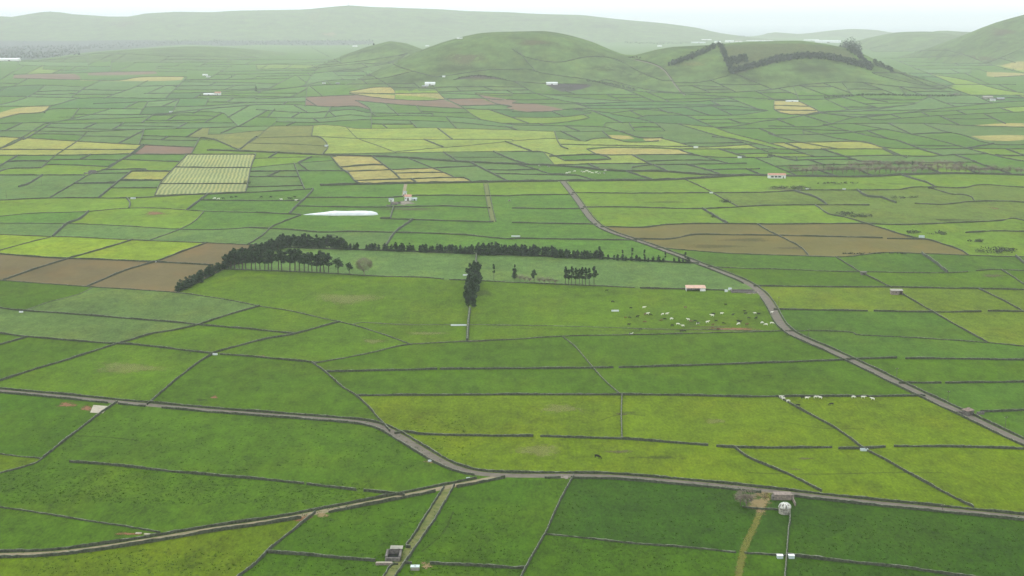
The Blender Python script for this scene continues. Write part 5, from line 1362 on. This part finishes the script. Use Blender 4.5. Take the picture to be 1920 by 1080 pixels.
# ------------------------------------------------------------------ cattle
def cow_data(pose):
    hd = (1.55, .12, .42) if pose == 0 else (1.62, 0, 1.5)
    V0 = [(-.95, 0, 1.22), (-.35, 0, 1.12), (.3, 0, 1.1), (.8, 0, 1.18), (1.15, .03, 1.05 if pose == 0 else 1.4), hd, (hd[0] + .3, hd[1], hd[2] - .22), (-1.12, 0, 1.3), (-1.18, 0, .6)]
    Rr = [.36, .45, .44, .36, .2, .17, .1, .06, .035]
    Ed = [(0, 1), (1, 2), (2, 3), (3, 4), (4, 5), (5, 6), (0, 7), (7, 8)]
    for bx, j in ((-.8, 0), (.72, 3)):
        for s in (-1, 1):
            n = len(V0); hind = bx < 0
            V0 += [(bx, s * .24, .85), (bx - (.1 if hind else -.02), s * .25, .5), (bx + (.02 if hind else 0), s * .25, .02)]; Rr += [.17 if hind else .14, .085, .075]; Ed += [(j, n), (n, n + 1), (n + 1, n + 2)]
    for s in (-1, 1):
        n = len(V0); V0.append((hd[0] - .08, hd[1] + s * .26, hd[2] + .12)); Rr.append(.06); Ed.append((5, n))
    me = bpy.data.meshes.new('cow_skin'); me.from_pydata(V0, Ed, []); me.update(); o = bpy.data.objects.new('cow_skin', me); COL.objects.link(o)
    md = o.modifiers.new('s', 'SKIN'); sv_ = me.skin_vertices[0].data
    for i, r_ in enumerate(Rr): sv_[i].radius = (r_, r_ * 1.02); sv_[i].use_root = i == 0
    o.modifiers.new('u', 'SUBSURF').levels = 1
    dg = bpy.context.evaluated_depsgraph_get(); out = bpy.data.meshes.new_from_object(o.evaluated_get(dg)); out.name = 'cow'
    bpy.data.objects.remove(o); return out
cows = [cow_data(0), cow_data(1)]; CM = {}
for c, m in (('b', 'cow_black'), ('w', 'cow_white'), ('p', 'cow_pied'), ('n', 'cow_brown')):
    CM[c] = []
    for me in cows: q = me.copy(); q.materials.clear(); q.materials.append(M[m]); CM[c].append(q)
def cow(px, py, c, label, group, s=1.0, a=None):
    o = bpy.data.objects.new('cow', random.choice(CM[c])); COL.objects.link(o); p = P1(px, py); o.location = p
    o.rotation_euler = (0, 0, random.choice((0, math.pi)) + random.uniform(-.6, .6) if a is None else a); o.scale = (s, s, s); return tag(o, label, 'cow', group)
GH = 'cattle of the herd below the pink roofed shelter'
for x, y in ((195,545),(330,592),(150,460),(290,664),(322,664),(380,657),(440,639),(480,642),(437,697),(317,717),(405,754),(560,685),(587,677),(640,724),(740,589),(1043,566),(1185,615),(1190,634),(1215,667),(1268,670),(1290,637),(1136,690),(1150,697),(1200,717),(1025,707),(945,717),(945,744),(985,752),(812,690),(710,767),(735,765),(952,638),(970,690),(1097,642),(780,692)):
    cow(1100 + x / 4, 431 + y / 4, random.choice('bbbbn'), 'dark cow in the herd below the pink roofed shelter', GH, random.uniform(.7, .85))
for x, y in ((430,589),(570,639),(602,637),(635,675),(683,714),(722,727),(762,679),(833,710),(905,699),(942,650),(1012,634),(1262,632),(1315,704),(1345,717),(1388,626),(1388,707),(1140,712),(330,789),(455,637)):
    cow(1100 + x / 4, 431 + y / 4, random.choice('wwwp'), 'white cow in the herd below the pink roofed shelter', GH, random.uniform(.75, .88))
GW = 'cattle along the wall beside the straight road'
for x, y in ((98,502),(115,516),(150,532),(292,510),(355,502),(392,507),(640,502),(713,504),(785,517)): cow(1440 + x / 4, 621 + y / 4, 'w', 'cream white cow standing at the wall beside the straight road', GW, .8)
for x, y in ((225,565),(475,556),(260,507)): cow(1440 + x / 4, 621 + y / 4, random.choice('pb'), 'dark cow near the white ones at the wall beside the straight road', GW, .85)
cow(1120, 859.5, 'b', 'lone black cow in the olive green field above the paved road', None, 1.1, -.6)
for x, y in ((520,490),(540,493),(580,492),(630,497),(655,502),(700,482),(430,497),(205,447),(275,452),(410,502),(690,502),(600,500),(560,486),(470,488)):
    cow(960 + x / 4, 200.5 + y / 4, random.choice('wwp'), 'pale cow in the small far herd beyond the crossing road', 'small far herd beyond the crossing road', 1.15)
for x, y, c in ((40,682,'b'),(110,682,'b'),(190,700,'w'),(250,692,'b'),(265,692,'b'),(292,682,'b'),(300,707,'w'),(-310,692,'w'),(-280,695,'w'),(-245,692,'b'),(-185,683,'b'),(-150,680,'b')):
    cow(480 + x / 4, 200.5 + y / 4, c, ('white' if c == 'w' else 'dark') + ' cow in the field right of the striped mown field', 'few cattle right of the striped mown field', 1.1)
# ------------------------------------------------------------------ haze
hz_ = MB().box(-61500, 61500, -4600, 61500, -2.5, 430).build('haze', [])
hm = bpy.data.materials.new('haze_air'); hm.use_nodes = True; n, l = hm.node_tree.nodes, hm.node_tree.links; n.clear()
mo = n.new('ShaderNodeOutputMaterial'); pv = n.new('ShaderNodeVolumePrincipled')
pv.inputs['Color'].default_value = (.955, .97, 1, 1); pv.inputs['Density'].default_value = 0.70e-4; pv.inputs['Anisotropy'].default_value = .15
l.new(pv.outputs[0], mo.inputs['Volume']); hz_.data.materials.append(hm)
tag(hz_, kind='stuff')
